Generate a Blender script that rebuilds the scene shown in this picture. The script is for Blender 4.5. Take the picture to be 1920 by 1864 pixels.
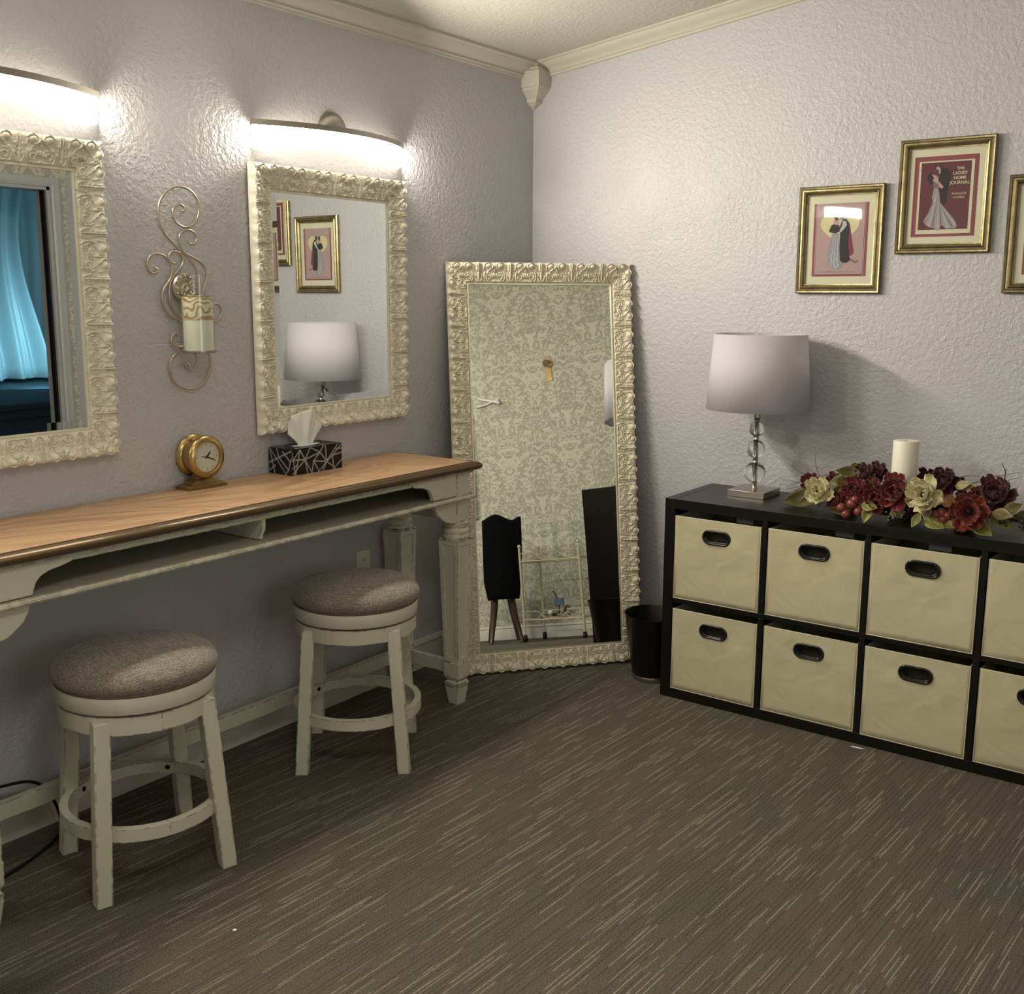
import bpy, bmesh, math, random
import numpy as np
from mathutils import Vector, Matrix
PI = math.pi
scene = bpy.context.scene
for o in list(bpy.data.objects): bpy.data.objects.remove(o)
C = bpy.data.collections.new('room'); scene.collection.children.link(C)

# ------------------------------------------------------------------ camera
FPX, PCY, YAW, PITCH, ROLL = 1980.742, 902.3, -0.633, 0.174, 0.004
CAM = Vector((2.757, -3.903, 1.508))
fw = Vector((math.sin(YAW)*math.cos(PITCH), math.cos(YAW)*math.cos(PITCH), -math.sin(PITCH)))
r0 = Vector((math.cos(YAW), -math.sin(YAW), 0)); u0 = r0.cross(fw)
rt = r0*math.cos(ROLL)+u0*math.sin(ROLL); up = -r0*math.sin(ROLL)+u0*math.cos(ROLL)
cam = bpy.data.cameras.new('camera'); co = bpy.data.objects.new('camera', cam); C.objects.link(co)
co.matrix_world = Matrix(((rt.x, up.x, -fw.x, CAM.x), (rt.y, up.y, -fw.y, CAM.y), (rt.z, up.z, -fw.z, CAM.z), (0, 0, 0, 1)))
cam.sensor_fit = 'HORIZONTAL'; cam.sensor_width = 36; cam.lens = FPX/1920*36
cam.shift_y = (PCY-932)/1920; cam.clip_start = .02
scene.camera = co
# ------------------------------------------------------------------ world, exposure
w = bpy.data.worlds.new('world'); scene.world = w; w.use_nodes = True
w.node_tree.nodes['Background'].inputs[0].default_value = (.5, .55, .6, 1)
w.node_tree.nodes['Background'].inputs[1].default_value = .02
vs = scene.view_settings
vs.view_transform = 'Standard'; vs.look = 'None'; vs.gamma = 1; vs.use_curve_mapping = False
vs.exposure = 1.0
VANITY = 110.0      # emission of the vanity diffusers
CEIL_FILL_W = 8.5      # added ceiling fill, no fixture known there
HALL_W = 11.0      # blue uplights of the hall beyond the door

def area_light(name, loc, size, power, color, rot=(0, 0, 0), sy=None):
    l = bpy.data.lights.new(name, 'AREA'); l.energy = power; l.color = color; l.size = size
    if sy: l.shape = 'RECTANGLE'; l.size_y = sy
    o = bpy.data.objects.new(name, l); C.objects.link(o); o.location = loc; o.rotation_euler = rot
    return o
area_light('ceiling_fill_light', (2.3, -3.2, 2.66), .55, CEIL_FILL_W, (1, .95, .83), sy=.55)  # fill added from above to lift the room, not a known lamp
area_light('cool_side_light', (3.56, -3.0, 1.35), .7, 3.0, (.90, .95, 1.0), (0, math.radians(90), 0), sy=1.0)  # cool light from the right, source unknown; its window is made up
area_light('hall_uplight', (6.6, 1.6, .9), .6, HALL_W, (.35, .75, .95), (math.radians(115), 0, math.radians(-60)))
area_light('hall_uplight', (5.2, -.2, 3.3), 1.2, HALL_W*.35, (.6, .8, .95))

# ------------------------------------------------------------------ material helpers
def mat(name):
    m = bpy.data.materials.new(name); m.use_nodes = True
    nt = m.node_tree; b = nt.nodes['Principled BSDF']
    return m, nt, b
def N(nt, t, **k):
    n = nt.nodes.new(t)
    for a, v in k.items():
        if a in ('operation', 'blend_type', 'data_type', 'wave_type', 'bands_direction', 'feature', 'noise_dimensions', 'voronoi_dimensions', 'interpolation', 'samples', 'white_dim', 'distance'):
            if a == 'white_dim': n.noise_dimensions = v
            else: setattr(n, a, v)
        else: n.inputs[a].default_value = v
    return n
def L(nt, a, b): nt.links.new(a, b)
def math_(nt, op, a, b=None, clamp=False):
    n = nt.nodes.new('ShaderNodeMath'); n.operation = op; n.use_clamp = clamp
    for i, v in enumerate((a, b)):
        if v is None: continue
        if isinstance(v, (int, float)): n.inputs[i].default_value = v
        else: L(nt, v, n.inputs[i])
    return n.outputs[0]
def mixc(nt, f, a, b):
    n = nt.nodes.new('ShaderNodeMix'); n.data_type = 'RGBA'
    for i, v in ((0, f), (6, a), (7, b)):
        if isinstance(v, (int, float)): n.inputs[i].default_value = v
        elif isinstance(v, tuple): n.inputs[i].default_value = (*v, 1)
        else: L(nt, v, n.inputs[i])
    return n.outputs[2]
def ramp(nt, f, stops):
    n = nt.nodes.new('ShaderNodeValToRGB'); e = n.color_ramp.elements
    e[0].position, e[0].color = stops[0][0], (*stops[0][1], 1)
    e[1].position, e[1].color = stops[-1][0], (*stops[-1][1], 1)
    for p_, c_ in stops[1:-1]:
        x = e.new(p_); x.color = (*c_, 1)
    L(nt, f, n.inputs[0]); return n.outputs[0]
def objco(nt, scale=(1, 1, 1), rot=(0, 0, 0), loc=(0, 0, 0)):
    tc = nt.nodes.new('ShaderNodeTexCoord'); mp = nt.nodes.new('ShaderNodeMapping')
    mp.inputs['Scale'].default_value = scale; mp.inputs['Rotation'].default_value = rot; mp.inputs['Location'].default_value = loc
    L(nt, tc.outputs['Object'], mp.inputs[0]); return mp.outputs[0]
def noise(nt, vec, scale, detail=3, rough=.5, dist=0):
    n = nt.nodes.new('ShaderNodeTexNoise'); n.inputs['Scale'].default_value = scale
    n.inputs['Detail'].default_value = detail; n.inputs['Roughness'].default_value = rough; n.inputs['Distortion'].default_value = dist
    L(nt, vec, n.inputs['Vector']); return n.outputs['Fac']
def bump(nt, b, h, strength, distance):
    n = nt.nodes.new('ShaderNodeBump'); n.inputs['Strength'].default_value = strength; n.inputs['Distance'].default_value = distance
    L(nt, h, n.inputs['Height']); L(nt, n.outputs[0], b.inputs['Normal']); return n
def simple(name, col, rough=.5, metal=0, var=.0, vscale=20, bmp=0, bscale=200, **kw):
    m, nt, b = mat(name)
    v = objco(nt)
    if var:
        f = noise(nt, v, vscale, 4)
        L(nt, mixc(nt, f, tuple(c*(1-var) for c in col), tuple(min(1, c*(1+var)) for c in col)), b.inputs['Base Color'])
    else: b.inputs['Base Color'].default_value = (*col, 1)
    b.inputs['Roughness'].default_value = rough; b.inputs['Metallic'].default_value = metal
    for k, x in kw.items(): b.inputs[k.replace('_', ' ')].default_value = x
    if bmp: bump(nt, b, noise(nt, v, bscale, 3), .6, bmp)
    return m

def wall_paint(name, col, seamz=None):
    m, nt, b = mat(name); v = objco(nt)
    big = noise(nt, v, 2.2, 2)
    L(nt, mixc(nt, big, tuple(c*.96 for c in col), col), b.inputs['Base Color'])
    b.inputs['Roughness'].default_value = .42; b.inputs['Specular IOR Level'].default_value = .45
    n1 = noise(nt, v, 120, 2, .5, .2)
    n2 = noise(nt, v, 58, 3, .55, .35)
    blob = ramp(nt, n2, [(.36, (0, 0, 0)), (.66, (1, 1, 1))])
    h = math_(nt, 'ADD', math_(nt, 'MULTIPLY', n1, .7), math_(nt, 'MULTIPLY', blob, .75))
    patch = ramp(nt, noise(nt, v, 4.0, 2), [(.35, (.55, .55, .55)), (.65, (1, 1, 1))])
    h = math_(nt, 'MULTIPLY', h, patch)
    if seamz:
        sp = nt.nodes.new('ShaderNodeSeparateXYZ'); L(nt, v, sp.inputs[0])
        wob = math_(nt, 'MULTIPLY', noise(nt, v, 5, 2), .012)
        d = math_(nt, 'ABSOLUTE', math_(nt, 'SUBTRACT', math_(nt, 'ADD', sp.outputs[2], wob), seamz+.006))
        seam = math_(nt, 'SUBTRACT', 1, math_(nt, 'DIVIDE', d, .0035), True)
        brk = ramp(nt, noise(nt, v, 3.5, 2), [(.45, (0, 0, 0)), (.6, (1, 1, 1))])
        h = math_(nt, 'SUBTRACT', h, math_(nt, 'MULTIPLY', math_(nt, 'MULTIPLY', seam, brk), .5))
    bump(nt, b, h, .62, .0038)
    return m
M = {}
M['wall'] = wall_paint('lilac_wall_paint', (.508, .498, .522), 1.235)
M['wall2'] = wall_paint('lilac_wall_paint_left', (.508, .498, .522), 1.36)
M['ceiling'] = wall_paint('ceiling_paint', (.560, .540, .480))
M['hallwall'] = simple('hall_wall_paint', (.30, .34, .38), .7, var=.1)

def carpet():
    m, nt, b = mat('striped_carpet')
    v = objco(nt, rot=(0, 0, math.radians(3.2)))
    sp = nt.nodes.new('ShaderNodeSeparateXYZ'); L(nt, v, sp.inputs[0])
    X, Y = sp.outputs[0], sp.outputs[1]
    def threads(width, freq, thr, seed, jit, sharp):
        wob = math_(nt, 'MULTIPLY', math_(nt, 'SUBTRACT', noise(nt, v, 22, 2), .5), jit)
        xs = math_(nt, 'DIVIDE', math_(nt, 'ADD', X, wob), width)
        cell = math_(nt, 'FLOOR', xs)
        wn = nt.nodes.new('ShaderNodeTexWhiteNoise'); wn.noise_dimensions = '1D'; L(nt, math_(nt, 'ADD', cell, seed), wn.inputs['W'])
        yy = math_(nt, 'ADD', math_(nt, 'MULTIPLY', Y, freq), math_(nt, 'MULTIPLY', wn.outputs[0], 300))
        nn = nt.nodes.new('ShaderNodeTexNoise'); nn.noise_dimensions = '1D'; nn.inputs['Scale'].default_value = 1; nn.inputs['Detail'].default_value = 1
        L(nt, yy, nn.inputs['W'])
        on = ramp(nt, nn.outputs['Fac'], [(thr, (0, 0, 0)), (thr+.03, (1, 1, 1))])
        fr = math_(nt, 'SUBTRACT', math_(nt, 'FRACT', xs), .5)
        prof = math_(nt, 'SUBTRACT', 1, math_(nt, 'MULTIPLY', math_(nt, 'ABSOLUTE', fr), sharp), True)
        return math_(nt, 'MULTIPLY', on, prof)
    light = threads(.0125, 2.6, .605, 3, .002, 5.2)
    light2 = threads(.0085, 3.4, .655, 77, .0016, 4)
    dark = threads(.0125, 2.2, .47, 31, .002, 4)
    sp1 = noise(nt, v, 260, 2, .75); sp2 = noise(nt, v, 110, 3, .6)
    pat = noise(nt, v, 2.6, 3)
    base = mixc(nt, ramp(nt, sp1, [(.3, (0, 0, 0)), (.7, (1, 1, 1))]), (.030, .028, .021), (.165, .150, .114))
    base = mixc(nt, ramp(nt, pat, [(.35, (0, 0, 0)), (.65, (1, 1, 1))]), base, mixc(nt, .28, base, (.15, .105, .080)))
    base = mixc(nt, math_(nt, 'MULTIPLY', dark, .6), base, (.040, .034, .025))
    br = math_(nt, 'MULTIPLY', math_(nt, 'MAXIMUM', light, math_(nt, 'MULTIPLY', light2, .7)), ramp(nt, sp2, [(.3, (.35, .35, .35)), (.6, (1, 1, 1))]))
    L(nt, mixc(nt, math_(nt, 'MULTIPLY', br, .68), base, (.50, .46, .37)), b.inputs['Base Color'])
    b.inputs['Roughness'].default_value = .95; b.inputs['Specular IOR Level'].default_value = .15
    h = math_(nt, 'ADD', sp1, math_(nt, 'MULTIPLY', br, .6))
    bump(nt, b, h, .8, .003)
    return m
M['carpet'] = carpet()

def distressed(name, col, wear=(.075, .05, .03), thr=.49, rad=.0045, rough=.5):
    m, nt, b = mat(name); v = objco(nt)
    bv = nt.nodes.new('ShaderNodeBevel'); bv.samples = 4; bv.inputs['Radius'].default_value = rad
    g = nt.nodes.new('ShaderNodeNewGeometry')
    d = nt.nodes.new('ShaderNodeVectorMath'); d.operation = 'DOT_PRODUCT'
    L(nt, bv.outputs[0], d.inputs[0]); L(nt, g.outputs['Normal'], d.inputs[1])
    edge = math_(nt, 'SUBTRACT', 1, d.outputs['Value'])
    edge = ramp(nt, edge, [(.006, (0, 0, 0)), (.03, (1, 1, 1))])
    n = noise(nt, v, 30, 4, .7)
    n = ramp(nt, n, [(thr, (0, 0, 0)), (thr+.03, (1, 1, 1))])
    f = math_(nt, 'MULTIPLY', edge, n)
    spk = ramp(nt, noise(nt, v, 75, 2, .6), [(.76, (0, 0, 0)), (.78, (1, 1, 1))])
    f = math_(nt, 'MAXIMUM', f, math_(nt, 'MULTIPLY', spk, .5))
    soft = noise(nt, v, 9, 3)
    base = mixc(nt, soft, tuple(c*.90 for c in col), col)
    L(nt, mixc(nt, f, base, wear), b.inputs['Base Color'])
    b.inputs['Roughness'].default_value = rough
    bump(nt, b, noise(nt, v, 40, 2), .15, .001)
    return m
M['cream'] = distressed('distressed_cream_paint', (.62, .59, .475))
M['trimpaint'] = simple('cream_trim_paint', (.56, .535, .455), .42, var=.03)
M['basepaint'] = simple('white_baseboard_paint', (.56, .54, .48), .45, var=.03)
M['frame'] = simple('carved_cream_frame', (.76, .715, .590), .36, var=.05, vscale=30)
M['frame2'] = simple('carved_champagne_frame', (.70, .645, .50), .33, var=.07, vscale=30)

def wood_top():
    m, nt, b = mat('ash_wood_top'); v = objco(nt, scale=(1, .36, 1))
    d = noise(nt, v, 4.5, 2, .5, .6)
    rings = math_(nt, 'ADD', math_(nt, 'MULTIPLY', math_(nt, 'SINE', math_(nt, 'MULTIPLY', noise(nt, v, 3.2, 2, .45, .9), 95)), .5), .5)
    v2 = objco(nt, scale=(60, 3.0, 1)); fine = noise(nt, v2, 3, 4, .6)
    c = ramp(nt, rings, [(.0, (.33, .195, .105)), (.35, (.43, .265, .145)), (1, (.53, .335, .19))])
    c = mixc(nt, ramp(nt, d, [(.4, (0, 0, 0)), (.7, (.75, .75, .75))]), c, (.49, .305, .17))
    c = mixc(nt, math_(nt, 'MULTIPLY', ramp(nt, fine, [(.45, (0, 0, 0)), (.75, (1, 1, 1))]), .35), c, (.27, .15, .075))
    L(nt, c, b.inputs['Base Color'])
    b.inputs['Roughness'].default_value = .36
    bump(nt, b, fine, .12, .001)
    return m
M['wood'] = wood_top()
M['moulding'] = simple('bronze_brown_moulding', (.115, .072, .034), .28, .35, var=.25, vscale=40)
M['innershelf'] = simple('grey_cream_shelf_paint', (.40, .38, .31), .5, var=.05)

def linen():
    m, nt, b = mat('taupe_linen'); 
    a = noise(nt, objco(nt, scale=(1, .03, 1)), 400, 3, .7)
    c2 = noise(nt, objco(nt, scale=(.03, 1, 1)), 400, 3, .7)
    s = math_(nt, 'MULTIPLY', math_(nt, 'ADD', a, c2), .5)
    f = ramp(nt, s, [(.38, (.08, .066, .052)), (.5, (.175, .146, .117)), (.62, (.36, .31, .245))])
    L(nt, f, b.inputs['Base Color']); b.inputs['Roughness'].default_value = .85
    b.inputs['Sheen Weight'].default_value = .25
    bump(nt, b, s, .6, .0015)
    return m
M['linen'] = linen()
M['brownpiping'] = simple('brown_piping', (.12, .075, .04), .6)
def mirror_glass():
    m, nt, b = mat('silvered_mirror'); b.inputs['Base Color'].default_value = (.83, .86, .84, 1)
    b.inputs['Metallic'].default_value = 1; b.inputs['Roughness'].default_value = .008
    return m
M['mirror'] = mirror_glass()
M['nickel'] = simple('brushed_nickel', (.42, .39, .34), .32, 1.0, var=.08, vscale=60)
M['pewter'] = simple('champagne_pewter_wire', (.50, .43, .33), .34, .85, var=.12, vscale=90)
def clear_glass(name, tint=(1, 1, 1), ior=1.47):
    m, nt, b = mat(name); b.inputs['Base Color'].default_value = (*tint, 1)
    b.inputs['Transmission Weight'].default_value = 1; b.inputs['Roughness'].default_value = .0; b.inputs['IOR'].default_value = ior
    return m
M['crystal'] = clear_glass('clear_crystal', (.93, .97, .95), 1.49)
def pane_glass(name, tint=(1, 1, 1), k=1.0):
    m = bpy.data.materials.new(name); m.use_nodes = True; nt = m.node_tree
    nt.nodes.remove(nt.nodes['Principled BSDF']); out = nt.nodes['Material Output']
    t = nt.nodes.new('ShaderNodeBsdfTransparent'); t.inputs[0].default_value = (*tint, 1)
    g = nt.nodes.new('ShaderNodeBsdfGlossy'); g.inputs['Roughness'].default_value = .02
    fr = nt.nodes.new('ShaderNodeFresnel'); ge = nt.nodes.new('ShaderNodeNewGeometry')
    L(nt, math_(nt, 'SUBTRACT', 1.5, math_(nt, 'MULTIPLY', ge.outputs['Backfacing'], 1.5-1/1.5)), fr.inputs[0])
    mx = nt.nodes.new('ShaderNodeMixShader')
    L(nt, math_(nt, 'MULTIPLY', fr.outputs[0], k), mx.inputs[0]); L(nt, t.outputs[0], mx.inputs[1]); L(nt, g.outputs[0], mx.inputs[2]); L(nt, mx.outputs[0], out.inputs[0])
    return m
M['pane'] = pane_glass('picture_glass', (.97, .98, .96))
M['thinglass'] = pane_glass('thin_glass', (.94, .96, .95), 1.5)
def emit(name, col, s):
    m, nt, b = mat(name); b.inputs['Base Color'].default_value = (.9, .9, .88, 1)
    b.inputs['Emission Color'].default_value = (*col, 1); b.inputs['Emission Strength'].default_value = s
    return m
M['diffuser'] = emit('lit_frosted_diffuser', (1.0, .925, .775), VANITY)
M['acrylic'] = emit('dim_frosted_acrylic', (1.0, .90, .74), VANITY*.022)
M['acryliclow'] = emit('frosted_acrylic_lower_edge', (1.0, .925, .775), VANITY*.045)
M['wax'] = simple('ivory_wax', (.74, .73, .62), .5, Subsurface_Weight=.2, var=.04, vscale=30)
M['waxgreen'] = simple('pale_wax', (.68, .68, .56), .55, var=.08, vscale=40, Subsurface_Weight=.2)
def gold_scroll():
    m, nt, b = mat('gold_scroll_band'); v = objco(nt)
    wv = nt.nodes.new('ShaderNodeTexWave'); wv.wave_type = 'RINGS'; wv.inputs['Scale'].default_value = 15; wv.inputs['Distortion'].default_value = 11; wv.inputs['Detail'].default_value = 0
    wv.inputs['Detail Scale'].default_value = 2.2
    L(nt, v, wv.inputs[0])
    L(nt, ramp(nt, wv.outputs['Fac'], [(.55, (.72, .66, .50)), (.68, (.42, .27, .11))]), b.inputs['Base Color'])
    b.inputs['Roughness'].default_value = .45
    return m
M['goldscroll'] = gold_scroll()
M['brass'] = simple('aged_brass', (.44, .32, .13), .26, 1, var=.18, vscale=25)
M['brassdark'] = simple('dark_brass_base', (.27, .185, .08), .34, .9, var=.15, vscale=25)
M['goldframe'] = simple('antique_gold_frame', (.26, .215, .115), .32, .85, var=.5, vscale=28, bmp=.001, bscale=70)
M['dial'] = simple('clock_dial', (.62, .60, .52), .5)
M['black'] = simple('matte_black', (.005, .005, .005), .6, Specular_IOR_Level=.3)
M['satinblack'] = simple('satin_black', (.005, .005, .005), .32, Specular_IOR_Level=.3)
M['velvet'] = simple('black_velvet', (.003, .003, .004), .95, Specular_IOR_Level=.1)
M['blackbrown'] = simple('black_brown_veneer', (.0065, .005, .0045), .36, var=.3, vscale=30, Specular_IOR_Level=.35)
M['plasticblack'] = simple('black_plastic', (.012, .011, .010), .22)
M['darkhole'] = simple('bin_inside_shade', (.02, .018, .013), .9)
def canvas():
    m, nt, b = mat('khaki_canvas'); v = objco(nt)
    w_ = math_(nt, 'ADD', noise(nt, objco(nt, scale=(1, 1, .08)), 600, 1), noise(nt, objco(nt, scale=(.08, 1, 1)), 600, 1))
    f = noise(nt, v, 5, 3)
    L(nt, mixc(nt, f, (.475, .43, .275), (.56, .515, .35)), b.inputs['Base Color'])
    b.inputs['Roughness'].default_value = .85
    h = math_(nt, 'ADD', math_(nt, 'MULTIPLY', w_, .08), noise(nt, objco(nt, scale=(1, 1, 1)), 9, 2, .4, 1.2))
    bump(nt, b, h, .5, .008)
    return m
M['canvas'] = canvas()
M['canvastrim'] = simple('canvas_binding', (.72, .68, .50), .8)
M['shade'] = simple('white_linen_shade', (.66, .62, .66), .9, bmp=.0006, bscale=500, Transmission_Weight=0)
_m, _nt, _b = mat('white_linen_shade'); _b.inputs['Base Color'].default_value = (.70, .67, .72, 1); _b.inputs['Roughness'].default_value = .9
_t = _nt.nodes.new('ShaderNodeBsdfTranslucent'); _t.inputs[0].default_value = (.75, .72, .76, 1); _x = _nt.nodes.new('ShaderNodeMixShader'); _x.inputs[0].default_value = .35
L(_nt, _b.outputs[0], _x.inputs[1]); L(_nt, _t.outputs[0], _x.inputs[2]); L(_nt, _x.outputs[0], _nt.nodes['Material Output'].inputs[0]); M['shade'] = _m
M['greytab'] = simple('grey_fabric_tab', (.16, .16, .17), .7)
M['white'] = simple('white_plastic', (.72, .71, .66), .4)
M['tissue'] = simple('white_tissue', (.84, .82, .78), .9, Subsurface_Weight=.1)
M['paper'] = simple('ivory_mat_board', (.66, .63, .50), .8, var=.02)
M['greygreen'] = simple('grey_green_paint', (.13, .15, .14), .45, var=.1)
def flat(name, c): 
    if name not in M: M[name] = simple(name, c, .75)
    return M[name]
def damask():
    m, nt, b = mat('damask_wallpaper')
    v = objco(nt); sp = nt.nodes.new('ShaderNodeSeparateXYZ'); L(nt, v, sp.inputs[0])
    P_, Q_ = .50, .62
    def fold(x, p): # triangle wave
        return math_(nt, 'PINGPONG', x, p/2)
    row = math_(nt, 'FLOOR', math_(nt, 'DIVIDE', sp.outputs[2], Q_))
    sh = math_(nt, 'MULTIPLY', math_(nt, 'MODULO', row, 2.0), P_/2)
    yy = math_(nt, 'ADD', math_(nt, 'ADD', sp.outputs[1], 50*P_), sh)
    y1 = fold(yy, P_)
    z1 = math_(nt, 'MODULO', math_(nt, 'ADD', sp.outputs[2], 10*Q_), Q_)
    cb = nt.nodes.new('ShaderNodeCombineXYZ'); L(nt, y1, cb.inputs[0]); L(nt, z1, cb.inputs[1])
    n1 = noise(nt, cb.outputs[0], 15, 2, .55, 2.2)
    # petal-like medallion
    leaf = ramp(nt, n1, [(.46, (0, 0, 0)), (.50, (1, 1, 1)), (.60, (1, 1, 1)), (.63, (.2, .2, .2))])
    n2 = noise(nt, cb.outputs[0], 34, 1, .5, 1.8)
    vein = ramp(nt, n2, [(.44, (0, 0, 0)), (.5, (1, 1, 1)), (.56, (0, 0, 0))])
    f = math_(nt, 'SUBTRACT', leaf, math_(nt, 'MULTIPLY', vein, .45), True)
    fine = noise(nt, v, 180, 2)
    c = mixc(nt, f, (.56, .545, .44), (.31, .29, .235))
    L(nt, mixc(nt, math_(nt, 'MULTIPLY', fine, .25), c, (.42, .40, .33)), b.inputs['Base Color'])
    b.inputs['Roughness'].default_value = .6
    return m
M['damask'] = damask()
def tissue_box_mat():
    m, nt, b = mat('black_white_line_print'); v = objco(nt)
    def lines(scale, rnd, seed, w_):
        vo = nt.nodes.new('ShaderNodeTexVoronoi'); vo.feature = 'DISTANCE_TO_EDGE'; vo.inputs['Scale'].default_value = scale; vo.inputs['Randomness'].default_value = rnd
        mp = nt.nodes.new('ShaderNodeMapping'); mp.inputs['Location'].default_value = (seed, seed*1.7, seed*.3); mp.inputs['Rotation'].default_value = (seed, seed*.5, seed*2)
        L(nt, v, mp.inputs[0]); L(nt, mp.outputs[0], vo.inputs['Vector'])
        d = vo.outputs['Distance']
        return ramp(nt, d, [(w_*.25, (0, 0, 0)), (w_*.35, (1, 1, 1)), (w_, (1, 1, 1)), (w_*1.15, (0, 0, 0))])
    a = lines(20, 1, 1.3, .045); c2 = lines(15, 1, 4.1, .035)
    f = math_(nt, 'MAXIMUM', a, c2)
    L(nt, mixc(nt, f, (.008, .008, .009), (.62, .61, .58)), b.inputs['Base Color']); b.inputs['Roughness'].default_value = .3
    return m
M['linebox'] = tissue_box_mat()

# ------------------------------------------------------------------ mesh helpers
class MB:
    def __init__(s): s.v = []; s.f = []; s.mi = []; s.cur = 0
    def add(s, vs_, fs):
        o = len(s.v); s.v += [tuple(x) for x in vs_]
        for f in fs: s.f.append(tuple(i+o for i in f)); s.mi.append(s.cur)
        return s
    def box(s, a, b):
        x0, y0, z0 = a; x1, y1, z1 = b
        return s.add([(x0, y0, z0), (x1, y0, z0), (x1, y1, z0), (x0, y1, z0), (x0, y0, z1), (x1, y0, z1), (x1, y1, z1), (x0, y1, z1)],
                     [(0, 3, 2, 1), (4, 5, 6, 7), (0, 1, 5, 4), (1, 2, 6, 5), (2, 3, 7, 6), (3, 0, 4, 7)])
    def frustum(s, c0, h0, c1, h1):   # square sections: centre, half size (hx,hy)
        p = []
        for (c, h) in ((c0, h0), (c1, h1)):
            for sx, sy in ((-1, -1), (1, -1), (1, 1), (-1, 1)): p.append((c[0]+sx*h[0], c[1]+sy*h[1], c[2]))
        return s.add(p, [(0, 3, 2, 1), (4, 5, 6, 7), (0, 1, 5, 4), (1, 2, 6, 5), (2, 3, 7, 6), (3, 0, 4, 7)])
    def lathe(s, prof, seg=32, c=(0, 0, 0), axis='z', caps=True, n4=None):
        vs_, fs = [], []
        for (r, h) in prof:
            for i in range(seg):
                a = 2*PI*i/seg
                x, y = r*math.cos(a), r*math.sin(a)
                if axis == 'z': p = (c[0]+x, c[1]+y, c[2]+h)
                elif axis == 'x': p = (c[0]+h, c[1]+x, c[2]+y)
                else: p = (c[0]+y, c[1]+h, c[2]+x)
                vs_.append(p)
        n = len(prof)
        for j in range(n-1):
            for i in range(seg):
                k = (i+1) % seg
                fs.append((j*seg+i, j*seg+k, (j+1)*seg+k, (j+1)*seg+i))
        if caps:
            fs.append(tuple(reversed(range(seg)))); fs.append(tuple((n-1)*seg+i for i in range(seg)))
        return s.add(vs_, fs)
    def prism(s, poly, o, ux, uy, nz, d):
        o, ux, uy, nz = map(Vector, (o, ux, uy, nz)); n = len(poly)
        a = [o+ux*p[0]+uy*p[1] for p in poly]; b = [p+nz*d for p in a]
        fs = [tuple(reversed(range(n))), tuple(range(n, 2*n))]+[(i, (i+1) % n, n+(i+1) % n, n+i) for i in range(n)]
        return s.add(a+b, fs)
    def poly(s, poly, o, ux, uy):
        o, ux, uy = map(Vector, (o, ux, uy)); return s.add([o+ux*p[0]+uy*p[1] for p in poly], [tuple(range(len(poly)))])
    def tube(s, pts, r, seg=8, closed=False):
        P = [Vector(p) for p in pts]; n = len(P); rs = r if isinstance(r, (list, tuple)) else [r]*n
        T = []
        for i in range(n):
            a = P[(i-1) % n] if (closed or i > 0) else P[i]; b = P[(i+1) % n] if (closed or i < n-1) else P[i]
            T.append((b-a).normalized())
        nrm = T[0].orthogonal().normalized(); vs_ = []
        for i in range(n):
            if i: 
                nrm = nrm-T[i]*nrm.dot(T[i]); nrm.normalize()
            bn = T[i].cross(nrm)
            for k in range(seg):
                a = 2*PI*k/seg; vs_.append(P[i]+(nrm*math.cos(a)+bn*math.sin(a))*rs[i])
        fs = []
        for i in range(n if closed else n-1):
            j = (i+1) % n
            for k in range(seg):
                l = (k+1) % seg; fs.append((i*seg+k, i*seg+l, j*seg+l, j*seg+k))
        if not closed: fs += [tuple(reversed(range(seg))), tuple((n-1)*seg+k for k in range(seg))]
        return s.add(vs_, fs)
    def sweep(s, prof, path):   # prof = [(a,b)], path = [(origin, da, db)]
        n = len(prof); vs_ = []
        for (o, da, db) in path:
            o, da, db = Vector(o), Vector(da), Vector(db)
            vs_ += [o+da*a+db*b for a, b in prof]
        fs = []
        for i in range(len(path)-1):
            for k in range(n):
                l = (k+1) % n; fs.append((i*n+k, i*n+l, (i+1)*n+l, (i+1)*n+k))
        fs += [tuple(reversed(range(n))), tuple((len(path)-1)*n+k for k in range(n))]
        return s.add(vs_, fs)
    def grid(s, fn, nu, nv, flip=False):
        vs_ = [fn(i/nu, j/nv) for j in range(nv+1) for i in range(nu+1)]
        fs = []
        for j in range(nv):
            for i in range(nu):
                a = j*(nu+1)+i; q = (a, a+1, a+nu+2, a+nu+1); fs.append(q[::-1] if flip else q)
        return s.add(vs_, fs)
    def ball(s, c, r, seg=16, rings=10, sz=1):
        prof = [(max(1e-4, r*math.sin(PI*i/rings)), -r*sz*math.cos(PI*i/rings)) for i in range(rings+1)]
        return s.lathe(prof, seg, c)
    def build(s, name, mats, parent=None, smooth=None, bevel=0, seg=2, loc=None, solid=0, sub=0, fixn=True):
        me = bpy.data.meshes.new(name); me.from_pydata(s.v, [], s.f)
        if not isinstance(mats, (list, tuple)): mats = [mats]
        for m in mats: me.materials.append(m)
        if len(mats) > 1: me.polygons.foreach_set('material_index', s.mi)
        if fixn:
            bm = bmesh.new(); bm.from_mesh(me); bmesh.ops.recalc_face_normals(bm, faces=bm.faces); bm.to_mesh(me); bm.free()
        if smooth is not None:
            me.polygons.foreach_set('use_smooth', [True]*len(me.polygons))
            me.set_sharp_from_angle(angle=math.radians(smooth))
        me.update()
        o = bpy.data.objects.new(name, me); C.objects.link(o)
        if parent: o.parent = parent
        if loc: o.location = loc
        if solid: md = o.modifiers.new('solid', 'SOLIDIFY'); md.thickness = solid; md.offset = 0
        if sub: md = o.modifiers.new('sub', 'SUBSURF'); md.levels = sub; md.render_levels = sub
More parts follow.
